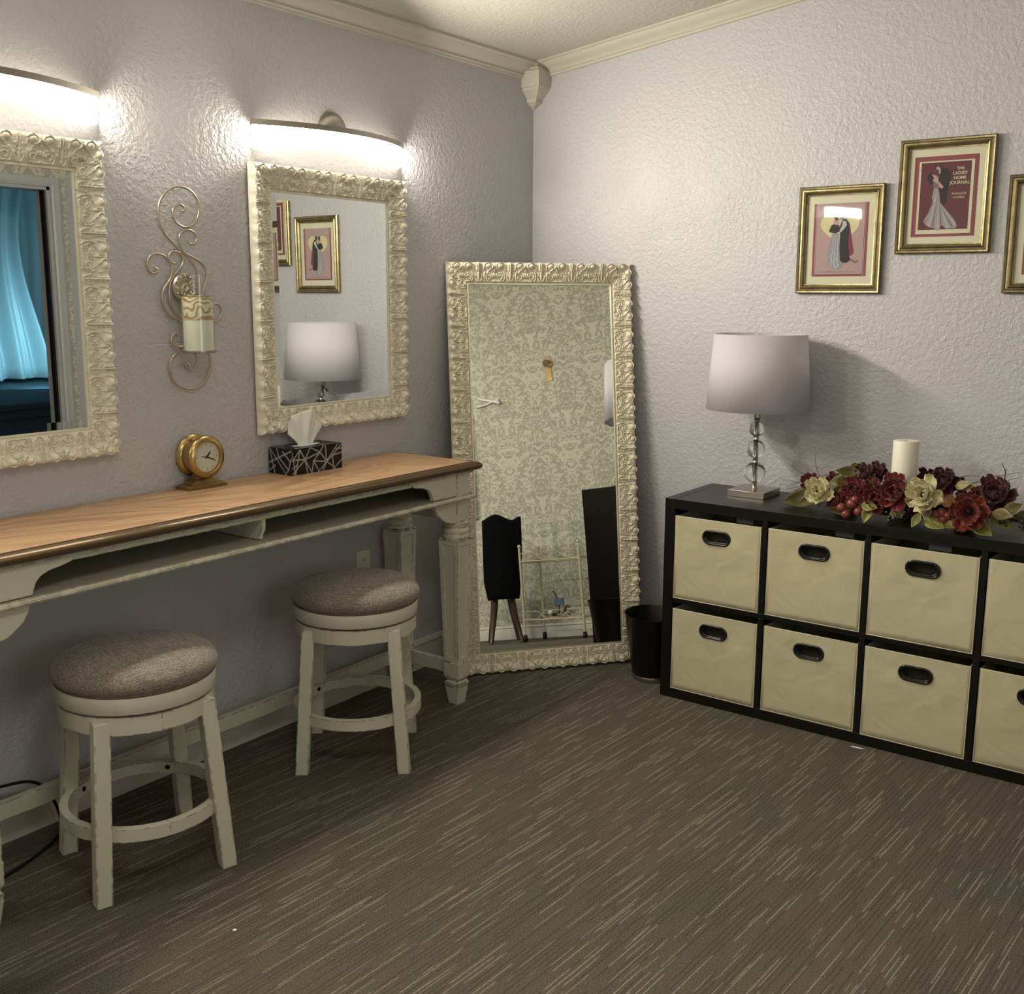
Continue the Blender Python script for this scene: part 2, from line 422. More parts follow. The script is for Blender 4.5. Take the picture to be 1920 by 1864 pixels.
        if bevel:
            md = o.modifiers.new('bevel', 'BEVEL'); md.width = bevel; md.segments = seg; md.limit_method = 'ANGLE'; md.angle_limit = math.radians(35)
            if smooth is None:
                me.polygons.foreach_set('use_smooth', [True]*len(me.polygons)); me.set_sharp_from_angle(angle=math.radians(40))
        return o
def tag(o, label, cat, group=None, kind=None):
    o['label'] = label; o['category'] = cat
    if group: o['group'] = group
    if kind: o['kind'] = kind
    return o
def thing(name, label, cat, loc=(0, 0, 0), rotz=0, group=None):
    o = bpy.data.objects.new(name, None); C.objects.link(o); o.location = loc; o.rotation_euler = (0, 0, rotz)
    o.empty_display_size = .05
    return tag(o, label, cat, group)
def struct(o): o['kind'] = 'structure'; return o
def kids(o): return [c for c in bpy.data.objects if c.parent == o]
def dup(root, loc, rotz, label):
    r = root.copy(); C.objects.link(r); r.location = loc; r.rotation_euler = (0, 0, rotz); r['label'] = label
    for ch in kids(root):
        c = ch.copy(); C.objects.link(c); c.parent = r
        for g in kids(ch):
            d = g.copy(); C.objects.link(d); d.parent = c
    return r
def arc(cx, cy, r, a0, a1, n): return [(cx+r*math.cos(math.radians(a0+(a1-a0)*i/n)), cy+r*math.sin(math.radians(a0+(a1-a0)*i/n))) for i in range(n+1)]
def smooth_pts(pts, k=4):
    P = [Vector(p) for p in pts]; out = []
    for i in range(len(P)-1):
        p0 = P[max(i-1, 0)]; p1 = P[i]; p2 = P[i+1]; p3 = P[min(i+2, len(P)-1)]
        for j in range(k):
            t = j/k; out.append(.5*((2*p1)+(p2-p0)*t+(2*p0-5*p1+4*p2-p3)*t*t+(3*p1-p0-3*p2+p3)*t**3))
    out.append(P[-1]); return out

# ------------------------------------------------------------------ room shell
W, YF, SL, H0 = 3.6, -5.4, .125, 2.475      # room width, front wall, ceiling slope, height at left wall
def cz(x): return H0+SL*x
m = MB(); m.box((-.12, YF-.12, -.1), (W+.12, .12, 0)); struct(m.build('floor', M['carpet']))
m = MB(); m.box((-.12, YF-.12, 0), (0, .12, cz(0)+.1)); struct(m.build('wall_left', M['wall2']))
m = MB(); m.prism([(0, 0), (W, 0), (W, cz(W)+.1), (0, cz(0)+.1)], (0, 0, 0), (1, 0, 0), (0, 0, 1), (0, 1, 0), .12); struct(m.build('wall_back', M['wall']))
m = MB(); m.prism([(0, 0), (W, 0), (W, cz(W)+.1), (0, cz(0)+.1)], (0, YF-.12, 0), (1, 0, 0), (0, 0, 1), (0, 1, 0), .12); struct(m.build('wall_front', M['wall']))
m = MB(); m.prism([(0, cz(0)), (W+.1, cz(W+.1)), (W+.1, cz(W)+.12), (0, cz(0)+.1)], (0, YF-.1, 0), (1, 0, 0), (0, 0, 1), (0, 1, 0), -YF+.2); struct(m.build('ceiling', M['ceiling']))
DY0, DY1, DH = -.87, -.15, 2.16             # door opening in the right wall
m = MB(); m.box((W, YF, 0), (W+.12, DY0, cz(W)+.1)); m.box((W, DY1, 0), (W+.12, .12, cz(W)+.1)); m.box((W, DY0, DH), (W+.12, DY1, cz(W)+.1))
struct(m.build('wall_right', M['damask']))
# door casing
ds = bpy.data.objects.new('door_1', None); C.objects.link(ds); ds['kind'] = 'structure'
m = MB(); prof = [(0, 0), (.018, 0), (.024, .012), (.018, .03), (.022, .05), (.014, .070), (0, .070)]
m.sweep(prof, [((W, DY1, 0), (-1, 0, 0), (0, 1, 0)), ((W, DY1, DH), (-1, 0, 0), (0, 1, 1)), ((W, DY0, DH), (-1, 0, 0), (0, -1, 1)), ((W, DY0, 0), (-1, 0, 0), (0, -1, 0))])
m.build('door_casing', simple('grey_casing_paint', (.40, .41, .40), .45), ds, smooth=30)
m = MB(); m.box((W, DY1-.02, 0), (W+.13, DY1, DH)); m.box((W, DY0, 0), (W+.13, DY0+.02, DH)); m.box((W, DY0, DH-.02), (W+.13, DY1, DH))
m.build('door_jamb', simple('grey_jamb_paint', (.36, .36, .37), .45), ds)
m = MB(); m.box((W+.02, DY1-.034, 0), (W+.06, DY1-.0205, DH-.021)); m.build('door_stop', M['black'], ds)
# baseboards
bp = [(0, 0), (.014, 0), (.014, .085), (.010, .098), (.016, .104), (.010, .118), (0, .122)]
bp2 = [(a_, b_*.82) for a_, b_ in bp]
m = MB(); m.sweep(bp, [((0, YF, 0), (1, 0, 0), (0, 0, 1)), ((0, 0, 0), (1, 0, 0), (0, 0, 1))]); struct(m.build('baseboard_left', M['basepaint'], smooth=30))
m = MB(); m.sweep(bp, [((.016, 0, 0), (0, -1, 0), (0, 0, 1)), ((W, 0, 0), (0, -1, 0), (0, 0, 1))]); struct(m.build('baseboard_back', M['basepaint'], smooth=30))
m = MB(); m.sweep(bp2, [((W, YF, 0), (-1, 0, 0), (0, 0, 1)), ((W, DY0-.070, 0), (-1, 0, 0), (0, 0, 1))]); struct(m.build('baseboard_right', M['basepaint'], smooth=30))
# crown mouldings: a = out from wall, b = down from ceiling (negative z)
cp = [(0, 0), (.062, 0), (.062, -.010), (.052, -.014), (.046, -.024), (.030, -.034), (.018, -.043), (.013, -.050), (.016, -.054), (.010, -.058), (.010, -.064), (0, -.066)]
m = MB(); m.sweep(cp, [((0, YF, cz(0)+.004), (1, 0, .05), (0, 0, 1.0)), ((0, 0, cz(0)+.004), (1, 0, .05), (0, 0, 1.0))]); struct(m.build('trim_1', M['trimpaint'], smooth=30))
m = MB(); m.sweep(cp, [((0, 0, cz(0)+.004), (0, -1, 0), (0, 0, 1)), ((W, 0, cz(W)+.004), (0, -1, 0), (0, 0, 1))]); struct(m.build('trim_2', M['trimpaint'], smooth=30))
# corner finial block
fin = [(.052, .2), (.055, .186), (.064, .180), (.070, .170), (.082, .160), (.083, .152), (.090, .147), (.090, .082), (.085, .080), (.080, .070), (.066, .056), (.050, .040), (.046, .026), (.040, .024), (.024, .012), (.002, 0)]
m = MB(); vs_, fs = [], []
for r_, h in fin:
    for q in ((0, 0), (r_, 0), (r_, -r_), (0, -r_)): vs_.append((q[0], q[1], 2.295+h))
for j in range(len(fin)-1):
    for i in range(4):
        k = (i+1) % 4; fs.append((j*4+i, j*4+k, (j+1)*4+k, (j+1)*4+i))
fs += [(0, 1, 2, 3), tuple((len(fin)-1)*4+i for i in range(4))]
m.add(vs_, fs); struct(m.build('trim_3', M['trimpaint']))

# ------------------------------------------------------------------ hall beyond the door (seen in the left mirror)
m = MB(); m.box((W+.12, -3, -.1), (11, 6, 0)); struct(m.build('floor', flat('hall_floor_blue', (.05, .07, .10))))
m = MB(); m.box((10.9, -3, 0), (11, 6, 4)); m.box((W+.12, 5.9, 0), (11, 6, 4)); m.box((W+.12, -3.1, 0), (11, -3, 4)); struct(m.build('wall_hall', M['hallwall']))
m = MB(); m.box((W+.12, -3, 3.9), (11, 6, 4)); struct(m.build('ceiling', M['hallwall']))
m = MB(); m.box((5.6, -.6, 0), (10.8, 5.8, .62)); 
for k in range(9): m.box((5.58, -.6, .07*k+.01), (5.61, 5.8, .07*k+.05))
tag(m.build('stage', flat('stage_board', (.045, .075, .10)), bevel=.004), 'low dark blue stage seen through the doorway in the left wall mirror', 'stage')
def curtain(x, y0, y1, z0, z1, name, label, gather, seed):
    rnd = random.Random(seed); ph = [rnd.uniform(0, 6) for _ in range(6)]
    def fn(u, v):
        yc = (y0+y1)/2; wdt = (y1-y0)*(1-gather*math.sin(PI*min(1, v*1.1))**2*.5)
        s_ = u-.5
        d = .07*math.sin(u*34+ph[0])+.04*math.sin(u*71+ph[1]+v*2)+.05*math.sin(u*15+v*5+ph[2])
        return (x+d*(0.5+.5*(1-v)), yc+s_*wdt+.12*math.sin(v*3+ph[3])*(1-v), z0+(z1-z0)*v)
    m = MB(); m.grid(fn, 140, 24); o = m.build(name, M['drape'], smooth=180, solid=.004)
    return tag(o, label, 'curtain')
M['drape'] = simple('pale_satin_drape', (.38, .48, .50), .35, var=.12, vscale=2, Sheen_Weight=.3)
curtain(7.6, .6, 2.1, .66, 3.7, 'stage_curtain', 'pale blue lit drape hanging over the stage, seen in the left wall mirror', .5, 3)
curtain(8.4, 1.6, 4.6, .66, 3.8, 'stage_curtain', 'teal shadowed drape hung behind the front drape on the stage', .2, 8)

# ------------------------------------------------------------------ carved frames
def relief(s, v, P):
    """carved acanthus-and-shell relief; s = metres along, v = 0 inner .. 1 outer; returns height in metres"""
    w_ = .087
    x = (s/P - np.floor(s/P) - .5)*P/w_          # centre of cell = shell
    half = P/w_/2
    k = half/.675
    X = x/k
    h = np.where(v < .07, .011, .0095+.0175*np.clip((v-.1)/.75, 0, 1)**1.25)
    h = h - .004*np.exp(-((v-.085)/.014)**2)
    h = h - .012*np.clip((v-.93)/.07, 0, 1)**2
    G = np.zeros_like(h)
    def ring(cx, cy, rx, ry, wd, amp, a0=None, a1=None):
        dx, dy = (X-cx)/rx, (v-cy)/ry
        r_ = np.sqrt(dx*dx+dy*dy); d = (r_-1)*min(rx, ry)
        g = amp*np.exp(-(d/wd)**2); gr = .75*amp*np.exp(-((np.abs(d)-1.9*wd)/(.55*wd))**2)
        if a0 is not None:
            th = np.degrees(np.arctan2(dy, dx)) % 360
            mid = (a0+a1)/2; hw = (a1-a0)/2; dd = np.abs((th-mid+180) % 360-180)
            mk = np.clip((hw-dd)/12+.5, 0, 1); g = g*mk; gr = gr*mk
        np.maximum(G, gr, out=G)
        return g
    def bulge(cx, cy, rx, ry, amp):
        q = ((X-cx)/rx)**2+((v-cy)/ry)**2; return amp*np.sqrt(np.clip(1-q, 0, 1))
    def line(x0, y0, x1, y1, wd, amp):
        L2 = (x1-x0)**2+(y1-y0)**2; t = np.clip(((X-x0)*(x1-x0)+(v-y0)*(y1-y0))/L2, 0, 1)
        d = np.hypot(X-(x0+t*(x1-x0)), v-(y0+t*(y1-y0))); return amp*np.exp(-(d/wd)**2)
    R = np.zeros_like(h)
    G[...] = 0
    def put(g): np.maximum(R, g, out=R)
    # shell fan
    th = np.arctan2(X, v-.22); rr = np.hypot(X, v-.22)
    fan = .0060*np.clip((.29-rr)/.05, 0, 1)*np.clip((rr-.05)/.05, 0, 1)*np.clip((1.15-np.abs(th))/.15, 0, 1)*(.25+.75*np.cos(th*7.2)**2)
    put(fan)
    put(ring(-.145, .17, .15, .055, .022, .0055, 180, 360)); put(ring(.145, .17, .15, .055, .022, .0055, 180, 360))
    for sg in (-1, 1):
        put(ring(sg*.25, .30, .085, .085, .024, .0055)); put(bulge(sg*.25, .30, .04, .04, .005))
        put(ring(sg*.24, .33, .15, .16, .022, .0050, *((60, 230) if sg < 0 else (-50, 120))))
    put(ring(0, .34, .44, .40, .026, .0062, 150, 262) + ring(0, .34, .44, .40, .026, .0062, 278, 390))
    put(ring(0, .34, .36, .33, .020, .0048, 100, 225) + ring(0, .34, .36, .33, .020, .0048, 315, 440))
    put(line(0, .56, 0, .98, .028, .0065)); 
    for sg in (-1, 1):
        put(ring(sg*.26, .80, .20, .15, .030, .0075, *((20, 260) if sg > 0 else (-80, 160))))
        put(bulge(sg*.25, .80, .15, .12, .0070))
        put(line(sg*.02, .60, sg*.20, .90, .022, .005))
        put(line(sg*.47, .62, sg*.40, .97, .02, .005))
        # leaf between shells
        cx = sg*.675
        put(ring(cx, .42, .15, .33, .026, .0062, 180, 360))
        put(line(cx, .18, cx, .98, .026, .0075))
        put(line(cx-.055, .60, cx-.075, .98, .020, .0058)); put(line(cx+.055, .60, cx+.075, .98, .020, .0058))
        for q in (.32, .45, .58): put(line(cx-.11, q+.07, cx-.05, q-.02, .022, .0048)); put(line(cx+.11, q+.07, cx+.05, q-.02, .022, .0048))
    put(.0022*np.exp(-((v-.115)/.012)**2)*(.5+.5*np.cos(s*2*PI/.0055)))
    R = (1.6*R-1.0*G*(R < .0035))*np.clip((v-.09)/.03, 0, 1)*np.where(v > .97, .6, 1)
    lobes = np.clip(.5+.62*np.cos((np.abs(X)-.27)/.2025*PI*.98), 0, 1)
    h = h - .009*(1-lobes)*np.clip((v-.76)/.2, 0, 1)
    return h+R, lobes
def carved_frame(wid, hei, Wd, mat_, parent, step=.0022, nv=42, P0=.118, z1=.0068, tilt=0):
    """front plane z up to ~.034, back at 0; local x along width (centred), y up from 0"""
    m = MB(); cx, cy = 0, hei/2
    for side in range(4):
        ln = (wid, hei)[side % 2]; ncell = max(1, round(ln/P0)); P = ln/ncell
        n = int(ln/step); 
        t = np.linspace(-1, 1, n+1)[:, None]; v = np.linspace(0, 1, nv+1)[None, :]
        hl = ln/2-Wd*(1-v); s = t*hl                      # coordinate along
        z, lob = relief(s+ln/2, v+0*s, P)
        # mitre leaf
        dm = (ln/2-Wd*(1-v)-np.abs(s))
        z = np.maximum(z, np.where(v > .1, (.011+.0175*np.clip((v-.1)/.75, 0, 1)**1.25)+.002*np.exp(-(dm/.004)**2), 0))
        z = np.where(v > .93, z-.012*np.clip((v-.93)/.07, 0, 1)**2, z)
        d = (ln/2, 0); off = ((wid, hei)[1-side % 2])/2
        out = off-Wd*(1-v)+np.where(v > .8, (lob-1)*.004*np.clip((v-.8)/.2, 0, 1), 0)
        ang = [-PI/2, 0, PI/2, PI][side]     # outward direction
        ox, oy = math.cos(ang), math.sin(ang); ax, ay = -oy, ox
        X = cx+s*ax+out*ox; Y = cy+s*ay+out*oy
        pts = np.stack([X, Y, z], -1)
        o = len(m.v)
        m.v += [tuple(p) for p in pts.reshape(-1, 3).tolist()]
        w_ = nv+1
        for i in range(n):
            a = o+i*w_
            m.f += [(a+j, a+j+1, a+j+1+w_, a+j+w_) for j in range(nv)]
        # outer side wall and back
        o2 = len(m.v); last = pts[:, -1]
        base = np.stack([(cx+s*ax+off*ox)[:, -1], (cy+s*ay+off*oy)[:, -1]], -1)
        m.v += [(float(p[0]), float(p[1]), 0.0) for p in base]
        om = len(m.v); m.v += [(float(p[0]), float(p[1]), .0105) for p in base]
        m.f += [(o+i*w_+nv, om+i, om+i+1, o+(i+1)*w_+nv) for i in range(n)]
        m.f += [(om+i, o2+i, o2+i+1, om+i+1) for i in range(n)]
        o3 = len(m.v); fi = pts[:, 0]
        m.v += [(float(p[0]), float(p[1]), .002) for p in fi]
        m.f += [(o3+i, o+i*w_, o+(i+1)*w_, o3+i+1) for i in range(n)]
    m.mi = [0]*len(m.f)
    o = m.build('frame', mat_, parent, smooth=None, fixn=True)
    o.data.polygons.foreach_set('use_smooth', [True]*len(o.data.polygons)); o.data.set_sharp_from_angle(angle=math.radians(70))
    # backing board
    b = MB(); b.box((-wid/2+.012, .012, -.008), (wid/2-.012, hei-.012, .0)); b.build('backing', M['black'], parent)
    # bevelled mirror glass
    gw, gh = wid/2-Wd+.001, hei/2-Wd+.001; bv = .024; z0 = .0078
    g = MB(); vs_ = []
    for (a, b_, z_) in ((gw, gh, z1), (gw-bv, gh-bv, z0)):
        for sx, sy in ((-1, -1), (1, -1), (1, 1), (-1, 1)): vs_.append((sx*a, cy+sy*b_, z_+sy*b_*tilt))
    g.add(vs_, [(4, 5, 6, 7), (0, 1, 5, 4), (1, 2, 6, 5), (2, 3, 7, 6), (3, 0, 4, 7)])
    g.build('mirror_glass', M['mirror'], parent, fixn=False)
MW, MH, MZ0 = .722, .878, 1.047
t = thing('wall_mirror', 'white carved-frame mirror on the left wall, between the scroll sconce and the room corner', 'mirror', (0, 0, 0), 0, 'carved wall mirrors')
carved_frame(MW, MH, .0865, M['frame'], t)
t.matrix_world = Matrix(((0, 0, 1, .009), (1, 0, 0, -1.2305), (0, 1, 0, MZ0), (0, 0, 0, 1)))
t2 = t.copy(); C.objects.link(t2)
for ch in kids(t): c = ch.copy(); C.objects.link(c); c.parent = t2
t2['label'] = 'white carved-frame mirror cut by the left edge of the photo, reflecting a blue curtained doorway'
t2.matrix_world = Matrix(((0, 0, 1, .009), (1, 0, 0, -2.482), (0, 1, 0, MZ0), (0, 0, 0, 1)))
# leaning floor mirror
bx, by, ph, fwid, fhei, al = .207, -.770, .894, .778, 1.654, .141
e_ = Vector((math.cos(ph), math.sin(ph), 0)); n_ = Vector((-math.sin(ph), math.cos(ph), 0)); upv = Vector((0, 0, math.cos(al)))+n_*math.sin(al)
nn_ = e_.cross(upv)
t = thing('floor_mirror', 'tall carved champagne-framed mirror leaning across the room corner', 'mirror')
carved_frame(fwid, fhei, .088, M['frame2'], t, step=.0026, nv=38, P0=.127, z1=.0074, tilt=-.007)
B_ = Vector((bx, by, 0.003))+e_*(fwid/2)-nn_*.024
t.matrix_world = Matrix(((e_.x, upv.x, nn_.x, B_.x), (e_.y, upv.y, nn_.y, B_.y), (e_.z, upv.z, nn_.z, B_.z), (0, 0, 0, 1)))

# ------------------------------------------------------------------ vanity lights
def vanity_light():
    t = thing('vanity_light', 'lit bow-front vanity light above the mirror nearest the room corner', 'wall light', (0, 0, 0), 0, 'bow-front vanity lights')
    hw, bul = .352, .105
    R_ = (hw*hw+bul*bul)/(2*bul); a = math.asin(hw/R_)
    def bow(u, off=0): th = -a+2*a*u; return ((R_+off)*math.cos(th)-(R_-bul), (R_+off)*math.sin(th))
    n = 40
    # metal top trim (curved bar that follows the bow)
    m = MB(); m.sweep([(0, 0), (.014, 0), (.014, .018), (0, .018)], [((*bow(i/n, -.002), 2.042), (math.cos(-a+2*a*i/n), math.sin(-a+2*a*i/n), 0), (0, 0, 1)) for i in range(n+1)])
    m.build('trim_bar', M['nickel'], t, smooth=35)
    m = MB()
    m.sweep([(-.006, 0), (.004, 0), (.006, .03), (.004, .062), (-.006, .062)], [((*bow(i/n, -.001), 1.979), (math.cos(-a+2*a*i/n), math.sin(-a+2*a*i/n), 0), (0, 0, 1)) for i in range(n+1)])
    df = m.build('diffuser', [M['acrylic'], M['diffuser'], M['acryliclow']], t, smooth=40)
    for p_ in df.data.polygons:
        d_ = Vector((p_.center.x-(bul-R_), p_.center.y, 0)).normalized()
        p_.material_index = 1 if p_.normal.dot(d_) > .6 else (2 if p_.normal.z < -.6 else 0)
    m = MB(); m.lathe([(.001, .030), (.02, .0295), (.04, .026), (.054, .018), (.062, .008), (.064, 0)], 40, (0.001, 0, 2.066), 'x'); m.build('wall_plate', M['nickel'], t, smooth=40)
    m = MB(); m.box((.02, -.03, 2.045), (.09, .03, 2.058)); m.build('arm', M['nickel'], t, bevel=.003)
    return t
t = vanity_light(); t.location = (0, -1.208, 0)
dup(t, (0, -2.462, 0), 0, 'lit bow-front vanity light cut by the left edge of the photo')
dup(t, (0, -3.94, 0), 0, 'bow-front vanity light reflected in the glass of the lowest-left print')

# ------------------------------------------------------------------ console table
LX, LY0, LY1, XF = .362, -2.775, -.984, .425
t = thing('console_table', 'long cream distressed console table with honey wood top and gold-brown edge', 'table', (.2, -1.88, 0))
def T(v): return (v[0]-.2, v[1]+1.88, v[2])
class TB(MB):
    def add(s, vs_, fs): return MB.add(s, [T(v) for v in vs_], fs)
m = TB(); m.box((.012, -2.83, .897), (.395, -.928, .914)); m.build('top', M['wood'], t, bevel=.001)
pr = [(0, 0), (.014, 0), (.021, .003), (.026, .009), (.027, .016), (.023, .023), (.015, .028), (.003, .0295), (.0025, .026), (0, .026)]
m = TB(); m.sweep(pr, [((.012, -.928, .884), (0, 1, 0), (0, 0, 1)), ((.395, -.928, .884), (1, 1, 0), (0, 0, 1)), ((.395, -2.83, .884), (1, -1, 0), (0, 0, 1)), ((.012, -2.83, .884), (0, -1, 0), (0, 0, 1))])
m.build('edge_moulding', M['moulding'], t, smooth=50)
m = TB(); m.sweep([(-.002, 0), (.0015, 0), (.0015, .0012), (-.002, .0012)], [((.012, -.928, .9135), (0, 1, 0), (0, 0, 1)), ((.395, -.928, .9135), (1, 1, 0), (0, 0, 1)), ((.395, -2.83, .9135), (1, -1, 0), (0, 0, 1)), ((.012, -2.83, .9135), (0, -1, 0), (0, 0, 1))]); m.build('dark_inlay_line', M['brownpiping'], t)
m = TB(); m.sweep([(0, 0), (.008, 0), (.012, .005), (.008, .010), (0, .010)], [((.012, -.945, .874), (0, 1, 0), (0, 0, 1)), ((.392, -.945, .874), (1, 1, 0), (0, 0, 1)), ((.392, -2.815, .874), (1, -1, 0), (0, 0, 1)), ((.012, -2.815, .874), (0, -1, 0), (0, 0, 1))])
m.box((.02, -2.81, .874), (.39, -.95, .884)); m.build('top_rail', M['cream'], t)
def leg(px, py, nm='leg'):
    m = MB()
    m.frustum((px, py, .70), (.035, .035), (px, py, .874), (.035, .035))
    m.lathe([(.044, .636), (.050, .640), (.050, .648), (.044, .654), (.048, .664), (.046, .672), (.040, .678), (.043, .686), (.046, .694), (.040, .701)], 36, (px, py, 0))
    m.frustum((px, py, .632), (.047, .047), (px, py, .638), (.047, .047))
    # tapered shaft with recessed panels
    def shaft(z0, h0, z1, h1):
        for k in range(4):
            a = PI/2*k; ca, sa = math.cos(a), math.sin(a)
            def P_(u, z, dep=0):
                f = (z-z0)/(z1-z0); hh = h0+(h1-h0)*f
                lx, ly = hh-dep, u*hh
                return (px+lx*ca-ly*sa, py+lx*sa+ly*ca, z)
            zo = (z0+.018, z1-.018)
            O = [P_(-1, z0), P_(1, z0), P_(1, z1), P_(-1, z1)]
            I = [P_(-.62, zo[0]), P_(.62, zo[0]), P_(.62, zo[1]), P_(-.62, zo[1])]
            J = [P_(-.55, zo[0]+.004, .003), P_(.55, zo[0]+.004, .003), P_(.55, zo[1]-.004, .003), P_(-.55, zo[1]-.004, .003)]
            m.add(O+I+J, [(0, 1, 5, 4), (1, 2, 6, 5), (2, 3, 7, 6), (3, 0, 4, 7), (4, 5, 9, 8), (5, 6, 10, 9), (6, 7, 11, 10), (7, 4, 8, 11), (8, 9, 10, 11)])
    shaft(.166, .033, .632, .0455)
    m.frustum((px, py, .108), (.034, .034), (px, py, .166), (.036, .036))
    m.frustum((px, py, .094), (.026, .026), (px, py, .108), (.035, .035))
    m.frustum((px, py, .083), (.032, .032), (px, py, .094), (.026, .026))
    m.frustum((px, py, .070), (.030, .030), (px, py, .083), (.034, .034))
    m.frustum((px, py, 0), (.022, .022), (px, py, .070), (.0315, .0315))
    m.v = [T(v) for v in m.v]
    return m.build(nm, M['cream'], t, bevel=.0016, seg=2)
for (x_, y_) in ((LX, LY1), (LX, LY0), (.085, LY1), (.085, LY0)): leg(x_, y_)
# shelf
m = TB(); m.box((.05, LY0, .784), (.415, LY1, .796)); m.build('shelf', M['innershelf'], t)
m = TB(); m.sweep([(0, 0), (.008, 0), (.012, .005), (.011, .010), (.006, .014), (0, .015)], [((.05, -.945, .783), (0, 1, 0), (0, 0, 1)), ((.408, -.945, .783), (1, 1, 0), (0, 0, 1)), ((.408, -2.815, .783), (1, -1, 0), (0, 0, 1)), ((.05, -2.815, .783), (0, -1, 0), (0, 0, 1))])
m.build('shelf_edging', M['cream'], t)
# brackets beside each front leg (profile in y,z measured away from the leg)
upb = [(0, .798), (.133, .798)]+[(.133+.002*i, .798+.008*i) for i in (1, 2)]+arc(.215, .806, .075, 165, 100, 6)+[(.235, .862)]+arc(.233, .876, .014, -60, 0, 3)+[(.250, .876), (0, .876)]
upb = [(0, .798), (.128, .798), (.130, .812), (.138, .828), (.152, .842), (.172, .850), (.205, .855), (.224, .859), (.238, .866), (.243, .876), (0, .876)]
lob = [(0, .783), (.118, .783), (.114, .762), (.102, .742), (.082, .724), (.058, .710), (.03, .702), (0, .700)]
for sg, y_, nm in ((-1, LY1-.034, 'bracket'), (1, LY0+.034, 'bracket')):
    m = TB(); m.prism(upb, (.378, y_, 0), (0, sg, 0), (0, 0, 1), (1, 0, 0), .016); m.build(nm, M['cream'], t, bevel=.001)
    m = TB(); m.prism(lob, (.378, y_, 0), (0, sg, 0), (0, 0, 1), (1, 0, 0), .016); m.build('lower_bracket', M['cream'], t, bevel=.001)
m = TB(); m.box((.376, LY0, .862), (.390, LY1, .876)); m.build('front_rail', M['cream'], t)
# centre divider and back panel
dv = [(0.05, .798), (.372, .798)]+[(.372, .81), (.384, .83), (.386, .876), (.05, .876)]
m = TB(); m.prism(dv, (0, -1.905, 0), (1, 0, 0), (0, 0, 1), (0, 1, 0), .016); m.build('divider', M['cream'], t, bevel=.001)
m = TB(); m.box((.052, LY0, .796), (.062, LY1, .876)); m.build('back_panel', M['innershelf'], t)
for y_ in (LY0, LY1): m = TB(); m.box((.09, y_-.012, .70), (.36, y_+.012, .874)); m.build('side_panel', M['cream'], t)
for y_ in (LY0, LY1): m = TB(); m.box((.085, y_-.012, .112), (.362, y_+.012, .160)); m.build('side_stretcher', M['cream'], t, bevel=.001)
m = TB(); m.box((.073, LY0, .112), (.097, LY1, .160)); m.build('back_stretcher', M['cream'], t, bevel=.001)

# ------------------------------------------------------------------ stools
def stool():
    t = thing('stool', 'cream round swivel stool with taupe linen seat, tucked nearest the corner under the table', 'stool', (.374, -1.516, 0), math.radians(38), 'round swivel stools')
    m = MB(); prof = [(.001, .606), (.05, .6055), (.10, .603), (.145, .597), (.178, .588), (.198, .576), (.208, .561), (.207, .547), (.200, .537), (.192, .534)]
    m.lathe(prof, 64, caps=True); m.build('seat', M['linen'], t, smooth=60)
    m = MB(); m.tube([(.199*math.cos(a), .199*math.sin(a), .535) for a in [2*PI*i/64 for i in range(64)]], .0035, 8, True); m.build('piping', M['brownpiping'], t, smooth=60)
    m = MB(); m.lathe([(.15, .488), (.199, .488), (.201, .491), (.201, .530), (.199, .533), (.15, .533)], 64, caps=True); m.build('seat_ring', M['cream'], t, smooth=40)
    m = MB(); m.lathe([(.10, .481), (.185, .481), (.185, .489), (.10, .489)], 48, caps=True); m.build('swivel_plate', M['black'], t)
    m = MB(); vs_ = []
    for ring in ((.155, .435), (.1955, .435), (.1955, .481), (.155, .481)):
        pass
    m.sweep([(.165, .435), (.196, .435), (.196, .481), (.165, .481)], [((0, 0, 0), (math.cos(2*PI*i/64), math.sin(2*PI*i/64), 0), (0, 0, 1)) for i in range(65)])
    m.build('apron', M['cream'], t, smooth=40)
    for k in range(4):
        a = PI/4+PI/2*k; ca, sa = math.cos(a), math.sin(a)
        m = MB(); sect = []
        # legs with one face square to the local axes, slightly splayed
        s1, s0 = .1335, .1625; h = .0205
        x1, y1 = s1*math.copysign(1, ca), s1*math.copysign(1, sa); x0, y0 = s0*math.copysign(1, ca), s0*math.copysign(1, sa)
        m.frustum((x0, y0, 0), (h, h), (x1, y1, .470), (h, h)); 
        m.build('leg', M['cream'], t, bevel=.003)
    R1, R0, z0, z1 = .209, .187, .158, .192
    m = MB(); m.sweep([(R0, z0), (R1, z0), (R1, z1), (R0, z1)], [((0, 0, 0), (math.cos(2*PI*i/80), math.sin(2*PI*i/80), 0), (0, 0, 1)) for i in range(81)])
    o = m.build('foot_ring', M['cream'], t, smooth=40)
    for k in range(4):
        a = PI/4+PI/2*k+.12*(1 if k % 2 else -1)
        m = MB(); m.lathe([(.0001, 0), (.007, 0), (.007, .0015), (.0001, .0015)], 16, (0, 0, 0), 'x')
        q = m.build('bolt_hole', M['black'], o); q.location = (.1865*math.cos(a), .1865*math.sin(a), .176); q.rotation_euler = (0, 0, a+PI)
    return t
t = stool()
dup(t, (.396, -2.352, 0), math.radians(-17), 'cream round swivel stool with taupe linen seat, the larger-looking one at the left')

